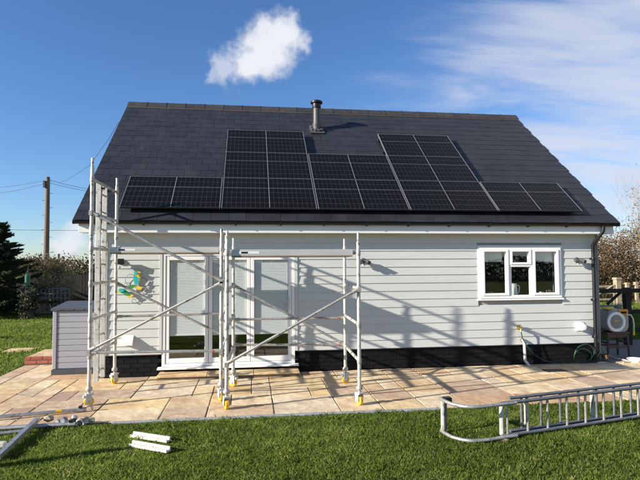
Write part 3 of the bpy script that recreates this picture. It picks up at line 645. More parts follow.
def platform(P, a0, a1, b0, b1, zb, label):
    o = P((a0+a1)/2, (b0+b1)/2, zb); t = thing('scaffold_platform', label, 'platform', o, None, 'scaffold platforms')
    def bx(a, b, c, d, z0, z1, nm, mt_):
        v = [P(x, y, z) for z in (z0, z1) for x, y in ((a, c), (b, c), (b, d), (a, d))]
        return MB().add(v, [(0,3,2,1),(4,5,6,7),(0,1,5,4),(1,2,6,5),(2,3,7,6),(3,0,4,7)]).part(nm, mt_, t)
    bx(a0, a1, b0, b0+.03, zb, zb+.088, 'side_beam', M['alu_deck']); bx(a0, a1, b1-.03, b1, zb, zb+.088, 'side_beam', M['alu_deck'])
    bx(a0, a0+.03, b0+.031, b1-.031, zb+.01, zb+.08, 'end_beam', M['alu']); bx(a1-.03, a1, b0+.031, b1-.031, zb+.01, zb+.08, 'end_beam', M['alu'])
    bx(a0+.002, a1-.002, b0+.002, b1-.002, zb-.016, zb-.001, 'bottom_strip', M['ply']); bx(a0+.031, a1-.031, b0+.031, b1-.031, zb+.06, zb+.074, 'deck_board', M['ply'])
    for a, s_ in ((a0, -1), (a1, 1)):
        for b in (b0+.05, b1-.05):
            q = [P(a, b, zb+.05), P(a+s_*.05, b, zb+.075), P(a+s_*.085, b, zb+.06)]; MB().path(q, .014, 8).part('hook', M['alu'], t)
    bx(a0+.10, a0+.38, b0-.002, b0-.0005, zb+.028, zb+.06, 'maker_label', mat('label_white', (.7, .7, .7), .5)); bx(a0+.13, a0+.22, b0-.0035, b0-.0021, zb+.032, zb+.056, 'label_print', M['black'])
platform(P1, .08, 1.72, .66, 1.27, 2.135, 'scaffold platform with aluminium sides across the ladder tower')
platform(P2, .06, 1.74, .03, .64, 2.062, 'scaffold platform with aluminium sides across the lower tower')
# ladder clipped inside the end frame of the taller tower
lx = -2.30
t = thing('scaffold_ladder', 'upright white aluminium ladder hung on the end of the taller scaffold tower', 'ladder', (lx, -.9, .17))
def yx(u, v):                      # where a pixel's ray meets the plane x = lx
    d = ray(u, v); return CAM + d*((lx-CAM.x)/d.x)
ya, yb = yx(97.5, 280).y, yx(103.8, 280).y
for y in (ya, yb): MB().cbox((lx-.036, y-.016, .20), (lx+.036, y+.016, 3.20), .004).part('stile', M['alu_white'], t)
for k in range(11): z = .34+k*.27; MB().tube((lx, ya+.017, z), (lx, yb-.017, z), .015, 8).part('rung', M['alu'], t, smooth=40)
for y in (ya, yb): MB().box((lx+.02, y-.006, 3.10), (lx+.09, y+.006, 3.13)).part('clip', M['black'], t)

# ------------------------------------------------------------------ storage shed box beside the gable
bx0, bx1, by0, by1 = -3.51, -2.60, .42, 1.22
t = thing('storage_shed', 'grey plastic storage shed with dark lid beside the house end', 'storage shed', ((bx0+bx1)/2, (by0+by1)/2, 0))
MB().box((bx0+.02, by0+.02, .0), (bx1-.02, by1-.02, 1.12)).part('body', M['shed'], t)
nb2 = 10
for k in range(nb2): MB().cbox((bx0+.075, by0+.002, .105+k*.103), (bx1-.075, by0+.022, .105+k*.103+.098), .006).part('plank', M['shed'], t)
for x0, x1 in ((bx0, bx0+.07), (bx1-.07, bx1)): MB().cbox((x0, by0-.012, .095), (x1, by0+.06, 1.14), .01).part('corner_post', M['shed'], t)
MB().cbox((bx0-.01, by0-.02, .0), (bx1+.01, by1+.01, .09), .006).part('base', M['dark_grey'], t)
MB().prism([(by0-.035, 1.135), (by0-.035, 1.175), (by1+.03, 1.255), (by1+.03, 1.135)], bx0-.03, bx1+.03).part('lid', M['shed_lid'], t)
for k in range(5): x = bx0+.06+k*.18; MB().box((x, by0-.042, 1.142), (x+.12, by0-.0355, 1.168)).part('lid_rib', M['shed_lid'], t)
# thin pale stick leaning behind the shed
solo(MB().tube((-3.0, 1.45, .0), (-2.72, 1.42, 1.62), .016, 8), 'garden_cane', M['wood_pale'], 'pale stick leaning behind the grey storage shed', 'stick', (-3.0, 1.45, 0))

# brick edged raised corner beyond the patio
t = thing('brick_step', 'low raised corner with red brick edge and paved top', 'step', (-3.6, 2.0, 0))
MB().box((-4.42, 1.575, -.02), (-2.62, 2.55, .118)).part('mortar_core', M['mortar'], t)
bm_red = MB().cbox((-.105, -.05, -.032), (.105, .05, .032), .004).mesh('brick', M['brick_red']); bm_redh = MB().cbox((-.049, -.05, -.032), (.049, .05, .032), .004).mesh('brick', M['brick_red'])
for c in range(2):
    x = -4.425; k = 0
    while x < -2.7:
        hf = (c == 1 and k == 0); L = .098 if hf else .21
        link('brick', bm_redh if hf else bm_red, t, Vector((x+L/2, 1.612, .028+c*.075))-t.location); x += L+.012; k += 1
for i, (a, b, c, d) in enumerate(((-4.42, -3.83, 1.665, 2.1), (-3.82, -3.2, 1.665, 2.1), (-3.19, -2.62, 1.665, 2.1), (-4.42, -3.6, 2.11, 2.55), (-3.59, -2.62, 2.11, 2.55))): MB().cbox((a, c, .10), (b, d, .135), .005).part('slab', M['stone'], t)
for (x, y, w_, lb) in ((-5.3, 3.5, .6, 'pale stepping slab in the lawn beyond the brick step'),):
    solo(MB().cbox((x-w_/2, y-.25, -.03), (x+w_/2, y+.25, .004), .006), 'stepping_slab', M['stone'], lb, 'slab', (x, y, -.03))

# ------------------------------------------------------------------ things on the wall
def spot(name, label, x, z, kind):
    t = thing(name, label, 'wall light', (x, -.02, z))
    MB().lathe([(.05, -.012), (.052, -.035), (.035, -.05)], (x, 0, z), 16, 'y').part('mount', M['dark_grey'], t, smooth=40)
    if kind == 'flood':
        MB().tube((x, -.04, z), (x, -.09, z+.01), .015, 8).part('arm', M['black'], t); MB().cbox((x-.075, -.16, z-.045), (x+.075, -.09, z+.055), .008).part('lamp_head', M['black'], t)
        MB().lathe([(.028, -.12), (.032, -.09), (.030, -.07)], (x-.01, -.12, z), 12).part('sensor', M['white'], t)
    else:
        for s_ in (-1, 1):
            a = Vector((x+s_*.02, -.05, z)); b = Vector((x+s_*.06, -.10, z-.005)); c = b+Vector((s_*.02, -.075, -.03))
            MB().tube(a, b, .012, 8).part('arm', M['dark_grey'], t); MB().path([b+Vector((0, .02, .02)), b, c, c+(c-b)*.05], [.02, .03, .036, .036], 14).part('lamp_head', M['dark_grey'], t, smooth=40)
        MB().ico((x, -.085, z-.075), .028).part('sensor', M['lt_grey'], t)
spot('wall_light', 'black floodlight above the butterfly ornament', -2.25, 2.0, 'flood')
spot('wall_light', 'twin grey spotlight on the boards beside the scaffold', 2.06, 2.0, 'twin')
spot('wall_light', 'twin grey spotlight between window and downpipe', 6.33, 2.0, 'twin')
# butterfly ornament
t = thing('wall_ornament', 'turquoise and yellow metal butterflies with curled wires on the wall', 'ornament', (-2.0, -.02, 1.75))
def lobe(cx_, cz, rx, rz, an, mt_, nm, y=-.06, th=.012):
    b = MB(); n = 14; pts = []
    for i in range(n):
        w_ = 2*math.pi*i/n; r_ = 1+.10*math.cos(3*w_); px, pz = rx*math.cos(w_)*r_, rz*math.sin(w_)*r_; pts.append((cx_+px*math.cos(an)-pz*math.sin(an), cz+px*math.sin(an)+pz*math.cos(an)))
    b.prism(pts, y-th, y, 'y'); return b.part(nm, M[mt_], t)
def wz(u, v): p = WY(u, v, -.05); return p.x, p.z
for oi_, (u, v, rx, rz, an, mt_) in enumerate(((137.0, 277, .055, .12, -.15, 'yel_en'), (135.6, 280, .035, .085, .2, 'turq'), (138.5, 273.5, .04, .05, .3, 'yel_en'), (131.5, 287, .06, .035, .5, 'grn_en'), (139.0, 288, .05, .035, -.2, 'yel_en'), (124, 291.5, .085, .04, -.35, 'turq'), (119.5, 291.5, .035, .03, 0, 'yel_en'), (130.5, 296, .05, .03, .2, 'yel_en'), (127, 294, .05, .028, -.3, 'grn_en'), (137.6, 281, .028, .07, -.1, 'turq'), (136.2, 273, .03, .035, .4, 'turq'), (121.8, 290.2, .045, .03, -.2, 'turq'), (133.2, 290.5, .03, .02, .2, 'turq'))):
    x, z = wz(u, v); lobe(x, z, rx, rz, an, mt_, 'wing', y=-.04-.004*oi_)
for (u, v, r_) in ((131, 280, .10), (142, 282, .08), (134, 301, .035), (127, 286, .06), (145, 291, .05)):
    x, z = wz(u, v); MB().path([(x+r_*math.cos(a), -.045-.01*math.sin(a), z+r_*math.sin(a)) for a in [2*math.pi*k/16*.85 for k in range(17)]], .004, 5).part('curled_wire', M['dark_grey'], t)
# tap
t = thing('garden_tap', 'brass garden tap on the wall above the grey waste pipe', 'tap', (5.08, -.02, .70))
MB().tube((5.08, -.01, .70), (5.08, -.10, .70), .016, 10).path([(5.08, -.09, .70), (5.08, -.125, .695), (5.08, -.135, .64)], .014, 10).part('spout', M['brass'], t, smooth=50)
MB().tube((5.08, -.075, .70), (5.08, -.075, .755), .010, 8).cbox((5.04, -.085, .755), (5.12, -.065, .768), .003).part('handle', M['brass'], t); MB().lathe([(.03, -.012), (.03, -.03), (.02, -.035)], (5.08, 0, .70), 14, 'y').part('back_plate', M['brass'], t)
# green hose from the tap to a loose coil by the downpipe
hp = [(5.08, -.135, .64), (5.10, -.14, .52), (5.2, -.13, .36), (5.36, -.10, .2), (5.55, -.08, .08), (5.8, -.08, .016), (6.1, -.07, .016)]
for k in range(40):
    a = k/40*math.pi*2*2.3; q_ = 1+.22*math.sin(a*.63+.5); hp.append((6.28+.22*k/40+.20*q_*math.cos(a-1.2)+.05*math.sin(a*.5), -.11-.03*math.sin(a*.9), max(.014, .17-.05*k/40+.17*q_*math.sin(a-1.2)+.03*math.cos(a*.43))))
hp += [(6.62, -.14, .14), (6.85, -.2, .03), (7.0, -.15, .02)]
solo(MB().path(hp, .0095, 7), 'garden_hose', M['hose_green'], 'thin green hose hanging from the tap and coiled against the black plinth', 'hose', (5.8, -.1, 0), smooth=60)

# ------------------------------------------------------------------ hose reel on a stool
rx, ry = 7.48, .55
t = thing('wooden_stool', 'dark wooden stool carrying the hose reel', 'stool', (rx, ry, 0))
MB().cbox((rx-.26, ry-.19, .475), (rx+.26, ry+.19, .51), .008).part('seat', M['wood_stool'], t)
for sx in (-1, 1):
    for sy in (-1, 1): MB().path([(rx+sx*.24, ry+sy*.17, 0), (rx+sx*.215, ry+sy*.15, .474)], .024, 6).part('leg', M['wood_stool'], t)
for sy in (-1, 1): MB().box((rx-.215, ry+sy*.155-.01, .19), (rx+.215, ry+sy*.155+.01, .235)).part('stretcher', M['wood_stool'], t); MB().box((rx-.20, ry+sy*.15-.01, .41), (rx+.20, ry+sy*.15+.01, .474)).part('apron', M['wood_stool'], t)
for sx in (-1, 1): MB().box((rx+sx*.225-.01, ry-.14, .28), (rx+sx*.225+.01, ry+.14, .315)).part('stretcher', M['wood_stool'], t)
zc_ = .512+.235; fx, fy = rx-.12, ry-.12
t = thing('hose_reel', 'grey and yellow hose reel box standing on the stool', 'hose reel', (rx, ry, .512))
b = MB(); n = 24; prof = []
for i in range(n):
    a = 2*math.pi*i/n; ca, sa = math.cos(a), math.sin(a); sq = (abs(ca)**4+abs(sa)**4)**(-.25); prof.append((rx+.02+.235*ca*sq*.98, zc_+.232*sa*sq))
b.prism(prof, ry-.16, ry+.16, 'y'); b.part('body', mat('reel_grey', (.36, .35, .32), .45, var=.06), t, smooth=40)
MB().lathe([(.19, -.0), (.205, -.02), (.20, -.045), (.15, -.05), (.145, -.03)], (rx-.05, ry-.161, zc_-.015), 28, 'y').part('drum_ring', M['white'], t, smooth=40)
MB().lathe([(.144, -.0), (.140, -.032), (.05, -.045), (.01, -.047)], (rx-.05, ry-.161, zc_-.015), 24, 'y').part('drum_hub', M['mid_grey'], t, smooth=40)
MB().cbox((rx-.10, ry-.212, zc_-.01), (rx-.02, ry-.208, zc_+.015), .001).part('badge', M['yellow'], t)
MB().cbox((rx+.02, ry-.185, zc_+.12), (rx+.235, ry-.161, zc_+.235), .01).part('handle', M['orange'], t); MB().cbox((rx+.06, ry-.19, zc_+.145), (rx+.19, ry-.1855, zc_+.19), .002).part('handle_slot', M['black'], t)
MB().cbox((rx-.19, ry-.13, zc_+.222), (rx-.06, ry+.06, zc_+.255), .01).part('top_grip', M['yellow'], t)
MB().path([(rx+.18, ry-.19, zc_+.13), (rx+.26, ry-.22, zc_+.12), (rx+.30, ry-.23, zc_+.04), (rx+.315, ry-.23, zc_-.08), (rx+.31, ry-.23, zc_-.14)], .014, 8).part('hose_end', M['hose_cream'], t, smooth=60)
MB().tube((rx+.31, ry-.23, zc_-.14), (rx+.308, ry-.23, zc_-.20), .019, 10).part('connector', M['lime'], t); MB().tube((rx+.308, ry-.23, zc_-.20), (rx+.305, ry-.23, zc_-.29), .017, 10, .022).part('nozzle', M['yellow'], t)
solo(MB().path([(7.28, .62, .20), (7.26, .45, .06), (7.3, .25, .014), (7.34, .0, .014), (7.30, -.15, .014), (7.12, -.2, .014)], .013, 8), 'cream_hose', M['hose_cream'], 'short cream hose trailing on the paving below the stool', 'hose', (7.3, .2, 0), smooth=60)
solo(MB().lathe([(.02, 0), (.10, .002), (.15, .06), (.155, .07), (.14, .068), (.09, .015), (.01, .012)], (7.45, -.12, .0), 20), 'white_dish', M['ceramic'], 'white dish on the paving in front of the stool', 'dish', (7.45, -.12, 0), smooth=40)
solo(MB().lathe([(.02, 0), (.055, .002), (.075, .10), (.082, .10), (.082, .125), (.07, .125), (.065, .09), (.01, .08)], (6.98, .12, .0), 16), 'plant_pot', M['terracotta'], 'small terracotta pot by the foot of the downpipe', 'pot', (6.98, .12, 0), smooth=40)
t = thing('drain_cover', 'dark metal drain cover set in the paving before the waste pipe', 'drain cover', (5.45, -.62, 0))  # flat dark plate with raised bars, level with the slabs
MB().cbox((5.25, -.72, -.02), (5.65, -.52, .006), .003).part('frame', M['black'], t)
for k in range(6): MB().box((5.27+k*.062, -.70, .0062), (5.31+k*.062, -.54, .011)).part('bar', M['dark_grey'], t)

# ------------------------------------------------------------------ scaffold pieces lying left
def brace(label, A, B, r, claw_at_b=True, yb=None):
    A, B = Vector(A), Vector(B); d = (B-A).normalized()
    t = thing('scaffold_brace', label, 'scaffold pole', A.lerp(B, .5)-Vector((0, 0, r)))
    MB().tube(A, B, r, 14).part('tube', M['alu'], t, smooth=40)
    if claw_at_b:
        sd = d.cross(Vector((0, 0, 1))).normalized()
        c = MB().path([B-d*.04, B+d*.05], .028, 10); pts = []
        for k in range(9): a = -.6+k*.52; pts.append(B+d*(.10+.045*-math.cos(a))+Vector((0, 0, 1))*(.045*math.sin(a))+sd*.0)
        c.path(pts, .014, 7).part('claw', M['castiron'], t); MB().box(B-Vector((.02, .02, .0)), B+Vector((.02, .02, .05))).part('trigger', M['black'], t)
    if yb is not None: MB().tube(A.lerp(B, yb), A.lerp(B, yb)+d*.07, r*1.06, 14).part('tape', M['yellow'], t)
brace('scaffold brace with yellow tape and hooked claw lying on the slabs', (-3.9, -2.58, .06), (-2.24, -2.12, .03), .023, True, .83)
brace('thick scaffold tube with black couplers on the patio edge', (-3.7, -2.86, .03), (-2.15, -2.76, .03), .026, True)
tt = thing('coupler_heap', 'heap of dark steel couplers beside the scaffold tubes on the patio edge', 'couplers', (-2.15, -2.68, 0))
for k in range(7):
    c = Vector((-2.33+k*.065+random.uniform(-.02, .02), -2.66-.04*(k % 3), .035+.03*(k % 2)))
    q = MB().lathe([(.018, -.022), (.036, -.024), (.038, .024), (.018, .022)], (0, 0, 0), 10, random.choice('xy')); RR = Matrix.Rotation(random.random()*3, 3, 'Z') @ Matrix.Rotation(random.random(), 3, 'X'); q.v = [tuple(c+RR @ Vector(p)) for p in q.v]; q.box(c-Vector((.012, .012, .02)), c+Vector((.03, .012, .035)))
    q.part('coupler', M['castiron'] if k % 3 == 0 else M['alu_dark'], tt)
brace('plain scaffold tube lying on the grass edge behind the slanted bar', (-3.6, -3.22, .03), (-2.58, -2.95, .03), .022, False)
t = thing('square_bar', 'square aluminium bar slanting from the couplers over the grass', 'bar', (-2.55, -3.2, 0))
A, B = Vector((-2.50, -3.82, .035)), Vector((-2.57, -2.66, .075)); d = (B-A).normalized(); sx = d.cross(Vector((0, 0, 1))).normalized(); uz = sx.cross(d)
MB().add([p+sx*i*.026+uz*j_*.026 for p in (A, B) for i, j_ in ((-1, -1), (1, -1), (1, 1), (-1, 1))], [(3,2,1,0),(4,5,6,7),(0,1,5,4),(1,2,6,5),(2,3,7,6),(3,0,4,7)]).part('bar', M['alu'], t)
MB().ico(B+Vector((.12, .02, .0)), (.07, .045, .045)).part('rubber_foot', M['wood_pale'], t)
solo(MB().cbox((-2.95, -3.42, .0), (-2.62, -3.34, .05), .006), 'white_block', M['offcut'], 'short white block lying in the grass by the slanted bar', 'block', (-2.8, -3.38, 0))
for (p, q, lb) in (((132, 434.5), (168.5, 440), 'white plastic trim offcut on the lawn, the one by the edging'), ((131, 443.5), (168.5, 450), 'dirtier white plastic trim offcut on the lawn, the one away from the edging')):
    A, B = G(*p, .03), G(*q, .03); d = (B-A).normalized(); sx = Vector((-d.y, d.x, 0)); v = []
    for P_ in (A, B): v += [P_-sx*.035+Vector((0, 0, -.02)), P_+sx*.035+Vector((0, 0, -.02)), P_+sx*.035+Vector((0, 0, .028)), P_+sx*.02+Vector((0, 0, .028)), P_+sx*.015+Vector((0, 0, .0)), P_-sx*.03+Vector((0, 0, .0)), P_-sx*.035+Vector((0, 0, .012))]
    solo(MB().add(v, [tuple(range(7))[::-1], tuple(range(7, 14))]+[(i, (i+1) % 7, 7+(i+1) % 7, 7+i) for i in range(7)]), 'trim_offcut', M['offcut'], lb, 'offcut', A.lerp(B, .5), 'white offcuts on the lawn')

# ------------------------------------------------------------------ roof ladder lying on edge on the lawn
t = thing('roof_ladder', 'two-section aluminium roof ladder with hooked end lying on its edge on lawn', 'ladder', (3.6, -3.75, 0))
A0 = Vector((2.34, -4.03, 0)); dl = Vector((2.45, .54, 0)).normalized(); sd = Vector((-dl.y, dl.x, 0)); ZB, ZT = .03, .385
def LP(a, b, z): return A0 + dl*a + sd*b + Vector((0, 0, z))
for z in (ZB, ZT): MB().path([LP(.42, 0, z), LP(3.6, 0, z)], .021, 10).part('stile', M['alu_dark'], t, smooth=40)
for z in (ZB+.004, ZT+.018): MB().path([LP(.62, .10, z), LP(3.9, .10, z)], .019, 10).part('stile', M['alu_dark'], t, smooth=40)
for z, nm in ((ZB-.004, 'hook'), (ZT+.002, 'hook')):
    MB().path([LP(.60, -.035, z), LP(.15, -.035, z), LP(.03, -.01, z), LP(-.05, .06, z), LP(-.10, .18, z), LP(-.10, .33, z), LP(-.085, .42, z)], .020, 10).part(nm, M['alu'], t, smooth=50)
def rungm(a, b, mt_, r_=.015): MB().tube(LP(a, b, ZB+.01), LP(a, b, ZT), r_, 8).part('rung', M[mt_], t, smooth=40)
k = .50
while k < 3.5: rungm(k, 0, 'alu'); k += .285
k = .785
while k < 3.8: rungm(k, .10, 'alu_dark'); k += .285
for a, b in ((-.07, .40), (.44, .02), (.88, .13), (1.92, .16)): rungm(a, b, 'alu_white', .026)
rungm(-.03, .40, 'alu_dark', .014)
for a in (-.09,): MB().cbox(tuple(LP(a, .33, ZT-.03)), tuple(LP(a, .33, ZT-.03)+Vector((.09, .08, .06))), .006).part('wheel_bracket', M['black'], t)
MB().ico(LP(.42, -.02, .0), (.09, .05, .03)).part('rubber_pad', M['wood_pale'], t)

# ------------------------------------------------------------------ vegetation helpers
def quad_mesh(name, mat_, V, nper, tone, org):           # V: (n, nper, 3)
    V = (np.asarray(V, dtype=np.float32)-np.array(org, dtype=np.float32)); n = len(V)
    me = bpy.data.meshes.new(name); me.vertices.add(n*nper); me.vertices.foreach_set('co', V.reshape(-1))
    me.loops.add(n*nper); me.polygons.add(n); me.loops.foreach_set('vertex_index', np.arange(n*nper, dtype=np.int32))
    me.polygons.foreach_set('loop_start', np.arange(0, n*nper, nper, dtype=np.int32))
    at = me.attributes.new('tone', 'FLOAT', 'FACE'); at.data.foreach_set('value', np.clip(tone, 0, 1).astype(np.float32))
    me.materials.append(mat_); me.update(calc_edges=True); me.validate(); return me
def leaf_quads(C, size, aspect=1.6, droop=None):
    n = len(C); a = rng.normal(size=(n, 3)); a /= np.linalg.norm(a, axis=1)[:, None]
    if droop is not None: a = a*.55 + droop; a /= np.linalg.norm(a, axis=1)[:, None]
    r = rng.normal(size=(n, 3)); b = np.cross(a, r); b /= np.linalg.norm(b, axis=1)[:, None]
    s = (size*rng.uniform(.6, 1.4, n))[:, None]
    return np.stack([C-a*s*aspect*.5, C+b*s*.42, C+a*s*aspect*.5, C-b*s*.42], 1)
def grass_field(xr, yr, n, h, wd, keep=None, clump=.5):
    x = rng.uniform(*xr, n); y = rng.uniform(*yr, n)
    if keep is not None: k = keep(x, y); x, y = x[k], y[k]
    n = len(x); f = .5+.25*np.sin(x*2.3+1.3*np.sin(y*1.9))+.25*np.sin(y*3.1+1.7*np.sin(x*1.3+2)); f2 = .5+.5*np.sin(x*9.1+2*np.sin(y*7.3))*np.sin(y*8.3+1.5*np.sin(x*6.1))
    hh = h*rng.uniform(.5, 1.25, n)*(1-clump*.5+clump*f2)*np.where(rng.random(n) < .05, 1.7, 1.0); an = rng.uniform(0, 2*np.pi, n); ln = rng.uniform(.1, .9, n)*hh
    d = np.stack([np.cos(an), np.sin(an), 0*an], 1); p = np.stack([-np.sin(an), np.cos(an), 0*an], 1); w_ = (wd*rng.uniform(.6, 1.3, n))[:, None]
    b = np.stack([x, y, np.full(n, -.022)], 1); up_ = np.array([0, 0, 1.])
    mid = b+d*(ln*.35)[:, None]+up_*(hh*.6)[:, None]; tip = b+d*ln[:, None]+up_*hh[:, None]
    V = np.stack([b-p*w_*.5, b+p*w_*.5, mid+p*w_*.42, tip, mid-p*w_*.42], 1)
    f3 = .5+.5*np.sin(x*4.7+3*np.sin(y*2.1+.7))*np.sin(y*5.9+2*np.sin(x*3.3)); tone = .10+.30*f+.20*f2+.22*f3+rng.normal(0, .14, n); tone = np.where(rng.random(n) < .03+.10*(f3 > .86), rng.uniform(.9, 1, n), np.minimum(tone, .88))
    return V, tone
def grass_obj(name, lb, *a, **k):
    V, tone = grass_field(*a, **k); o = link(name, quad_mesh(name, M['grass'], V, 5, tone, (0, 0, 0))); return tag(o, lb, 'grass', kind='stuff')
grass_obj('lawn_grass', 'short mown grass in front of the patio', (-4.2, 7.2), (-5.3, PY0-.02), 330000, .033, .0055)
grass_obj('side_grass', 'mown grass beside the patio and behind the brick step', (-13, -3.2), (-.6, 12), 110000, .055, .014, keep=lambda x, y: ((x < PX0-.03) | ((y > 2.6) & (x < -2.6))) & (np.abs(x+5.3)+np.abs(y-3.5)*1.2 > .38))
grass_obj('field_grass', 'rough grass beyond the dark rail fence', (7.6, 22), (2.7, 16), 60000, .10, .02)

def branches(mb, p, d, L, r, depth, spread=.6, n=3, up_=.15, R=random):
    p = Vector(p); d = Vector(d).normalized(); pts = [p]; rad = [r]; k = 4
    for i in range(k):
        d = (d + Vector((R.uniform(-.22, .22), R.uniform(-.22, .22), R.uniform(-.12, .2)+up_*.3))).normalized(); p = p + d*L/k; pts.append(p); rad.append(max(.0025, r*(1-.16*(i+1))))
    mb.path(pts, rad, 5 if r > .02 else 3, False); ends = [(pts[-1], d)]
    if depth > 0:
        for i in range(n):
            j = R.randrange(1, k+1); dd = (d + Vector((R.uniform(-1, 1), R.uniform(-1, 1), R.uniform(-.4, .7)))*spread).normalized()
            ends += branches(mb, pts[j], dd, L*R.uniform(.5, .8), rad[j]*.6, depth-1, spread, n, up_, R)
    return ends
def shrub(name, label, cat, base, h, rx_, ry_, leaf_m, wood_m, nleaf, lsize, stems=9, depth=3, group=None, top_round=.5, seed=1, lean=.5, clumps=38, kinds=('stem', 'foliage')):
    R = random.Random(seed); t = thing(name, label, cat, base, None, group); mb = MB(); ends = []
    for i in range(stems):
        a = 2*math.pi*i/stems+R.uniform(-.3, .3); d = Vector((math.cos(a)*lean*rx_/max(rx_, ry_), math.sin(a)*lean*ry_/max(rx_, ry_), 1)); ends += branches(mb, Vector(base)+Vector((math.cos(a)*.12*rx_, math.sin(a)*.12*ry_, 0)), d, h*R.uniform(.45, .62), max(.012, h*.009), depth, .65, 3, .15, R)
    mb.part(kinds[0], wood_m, t)
    # foliage: clumps kept inside an uneven envelope
    cs = []
    for i in range(clumps):
        a = R.uniform(0, 2*math.pi); q = math.sqrt(R.random()); zz = R.uniform(.08, 1.0); env = (1-max(0, zz-top_round)**2/(1-top_round)**2*.75)**.5
        cs.append((base[0]+math.cos(a)*q*rx_*env, base[1]+math.sin(a)*q*ry_*env, base[2]+zz*h*R.uniform(.9, 1.06), R.uniform(.16, .34)))
    per = nleaf//clumps; C = []; T_ = []
    for (x, y, z, s_) in cs:
        c = np.array([x, y, z])+rng.normal(size=(per, 3))*np.array([s_*rx_*.75, s_*ry_*.75, s_*h*.42]); C.append(c); T_.append(np.full(per, rng.uniform(.25, .7))+rng.normal(0, .16, per))
    C = np.concatenate(C); T_ = np.concatenate(T_); k = C[:, 2] > base[2]+.02; C = C[k]; T_ = T_[k]
    me = quad_mesh(kinds[1], leaf_m, leaf_quads(C, lsize), 4, T_, base); link(kinds[1], me, t); return t
def conifer(name, label, base, h, r, seed, group=None, whorls=26):
    R = random.Random(seed); t = thing(name, label, 'tree', base, None, group); b0 = Vector(base)
    MB().path([b0, b0+Vector((.02, 0, h*.5)), b0+Vector((0, .02, h*.97))], [h*.03, h*.018, .008], 8).part('trunk', M['bark'], t)
    limbs = MB(); C = []; D = []; T_ = []
    for i in range(whorls):
        zf = .05+.93*i/whorls
        for j in range(7):
            a = R.uniform(0, 2*math.pi); L = r*(1-zf)**.75*R.choice((.55, .7, .85, 1.0, 1.3))*R.uniform(.85, 1.1)+.10; p0 = b0+Vector((0, 0, zf*h)); d = Vector((math.cos(a), math.sin(a), R.uniform(-.12, .35)+.3*zf)); p1 = p0+d.normalized()*L
            limbs.path([p0, p0.lerp(p1, .5)+Vector((0, 0, -.03)), p1], [.018, .011, .004], 4, False)
            m_ = int(30+72*L); f = rng.uniform(.12, 1.05, m_)**.8
            c = np.array(p0)[None]+np.array(p1-p0)[None]*f[:, None]+rng.normal(size=(m_, 3))*np.array([.075, .075, .045])*(1.25-f)[:, None]*(.6+L*.5); c[:, 2] -= .04*f
            C.append(c); D.append(np.repeat(np.array(d.normalized())[None], m_, 0)); T_.append(np.full(m_, R.uniform(.15, .65))+rng.normal(0, .15, m_))
    limbs.part('limbs', M['bark'], t); link('crown', quad_mesh('crown', M['needles'], leaf_quads(np.concatenate(C), .062, 3.2, np.concatenate(D)), 4, np.concatenate(T_), base), t)
    return t

# ------------------------------------------------------------------ left background
conifer('conifer_tree', 'dark green conifer at the end of the lawn by the plank fence', (-9.75, 12.2, -.02), 3.75, 1.75, 3)
conifer('conifer_tree', 'lower dark conifer crowded against the fence beside the taller conifer', (-11.6, 12.8, -.02), 3.0, 1.7, 8)
shrub('shrub', 'buff twiggy shrub in front of the utility pole', 'shrub', (-8.15, 13.5, -.02), 2.15, .72, .6, M['buff_leaf'], M['twig'], 6500, .05, 8, 3, seed=5, clumps=40)
# ivy covered stump with a feeder
t = thing('ivy_stump', 'old tree stump overgrown with ivy on the far lawn', 'stump', (-8.1, 10.9, -.02))
MB().path([(-8.1, 10.9, -.02), (-8.08, 10.9, .5), (-8.12, 10.92, 1.05)], [.2, .15, .11], 10).tube((-8.1, 10.9, .75), (-8.42, 10.85, 1.12), .05, 6, .03).tube((-8.1, 10.9, .8), (-7.75, 10.9, 1.15), .045, 6, .03).part('trunk', M['bark'], t)
C = []
for k in range(26):
    z = random.uniform(.02, 1.15); a = random.uniform(0, 6.28); C.append(np.array([-8.1+math.cos(a)*.2, 10.9+math.sin(a)*.2, z])+rng.normal(size=(70, 3))*.09)
C = np.concatenate(C); link('ivy', quad_mesh('ivy', M['ivy'], leaf_quads(C, .06, 1.2), 4, rng.normal(.45, .25, len(C)), t.location), t)
t = thing('bird_feeder', 'green bird feeder hanging above the ivy stump', 'bird feeder', (-8.12, 10.7, 1.16))
p = WY(27.5, 280, 10.7); t.location = (p.x, 10.7, p.z-.18)
MB().lathe([(.02, -.18), (.09, -.17), (.09, .12), (.10, .13), (.07, .19), (.015, .23)], p, 14).part('tube', M['feeder'], t, smooth=40); MB().lathe([(.12, -.2), (.13, -.19), (.13, -.175), (.05, -.171)], p, 14).part('tray', M['feeder'], t); MB().tube(p+Vector((0, 0, .22)), p+Vector((0, .05, .5)), .006, 6).part('hanger', M['wire'], t)
solo(MB().path([(-8.12, 10.75, -.02), (-8.14, 10.75, 1.2), (-8.12, 10.75, 1.72), (-8.0, 10.74, 1.78)], .012, 6), 'feeder_pole', M['wire'], 'thin dark pole carrying the green bird feeder', 'pole', (-8.12, 10.75, 0))
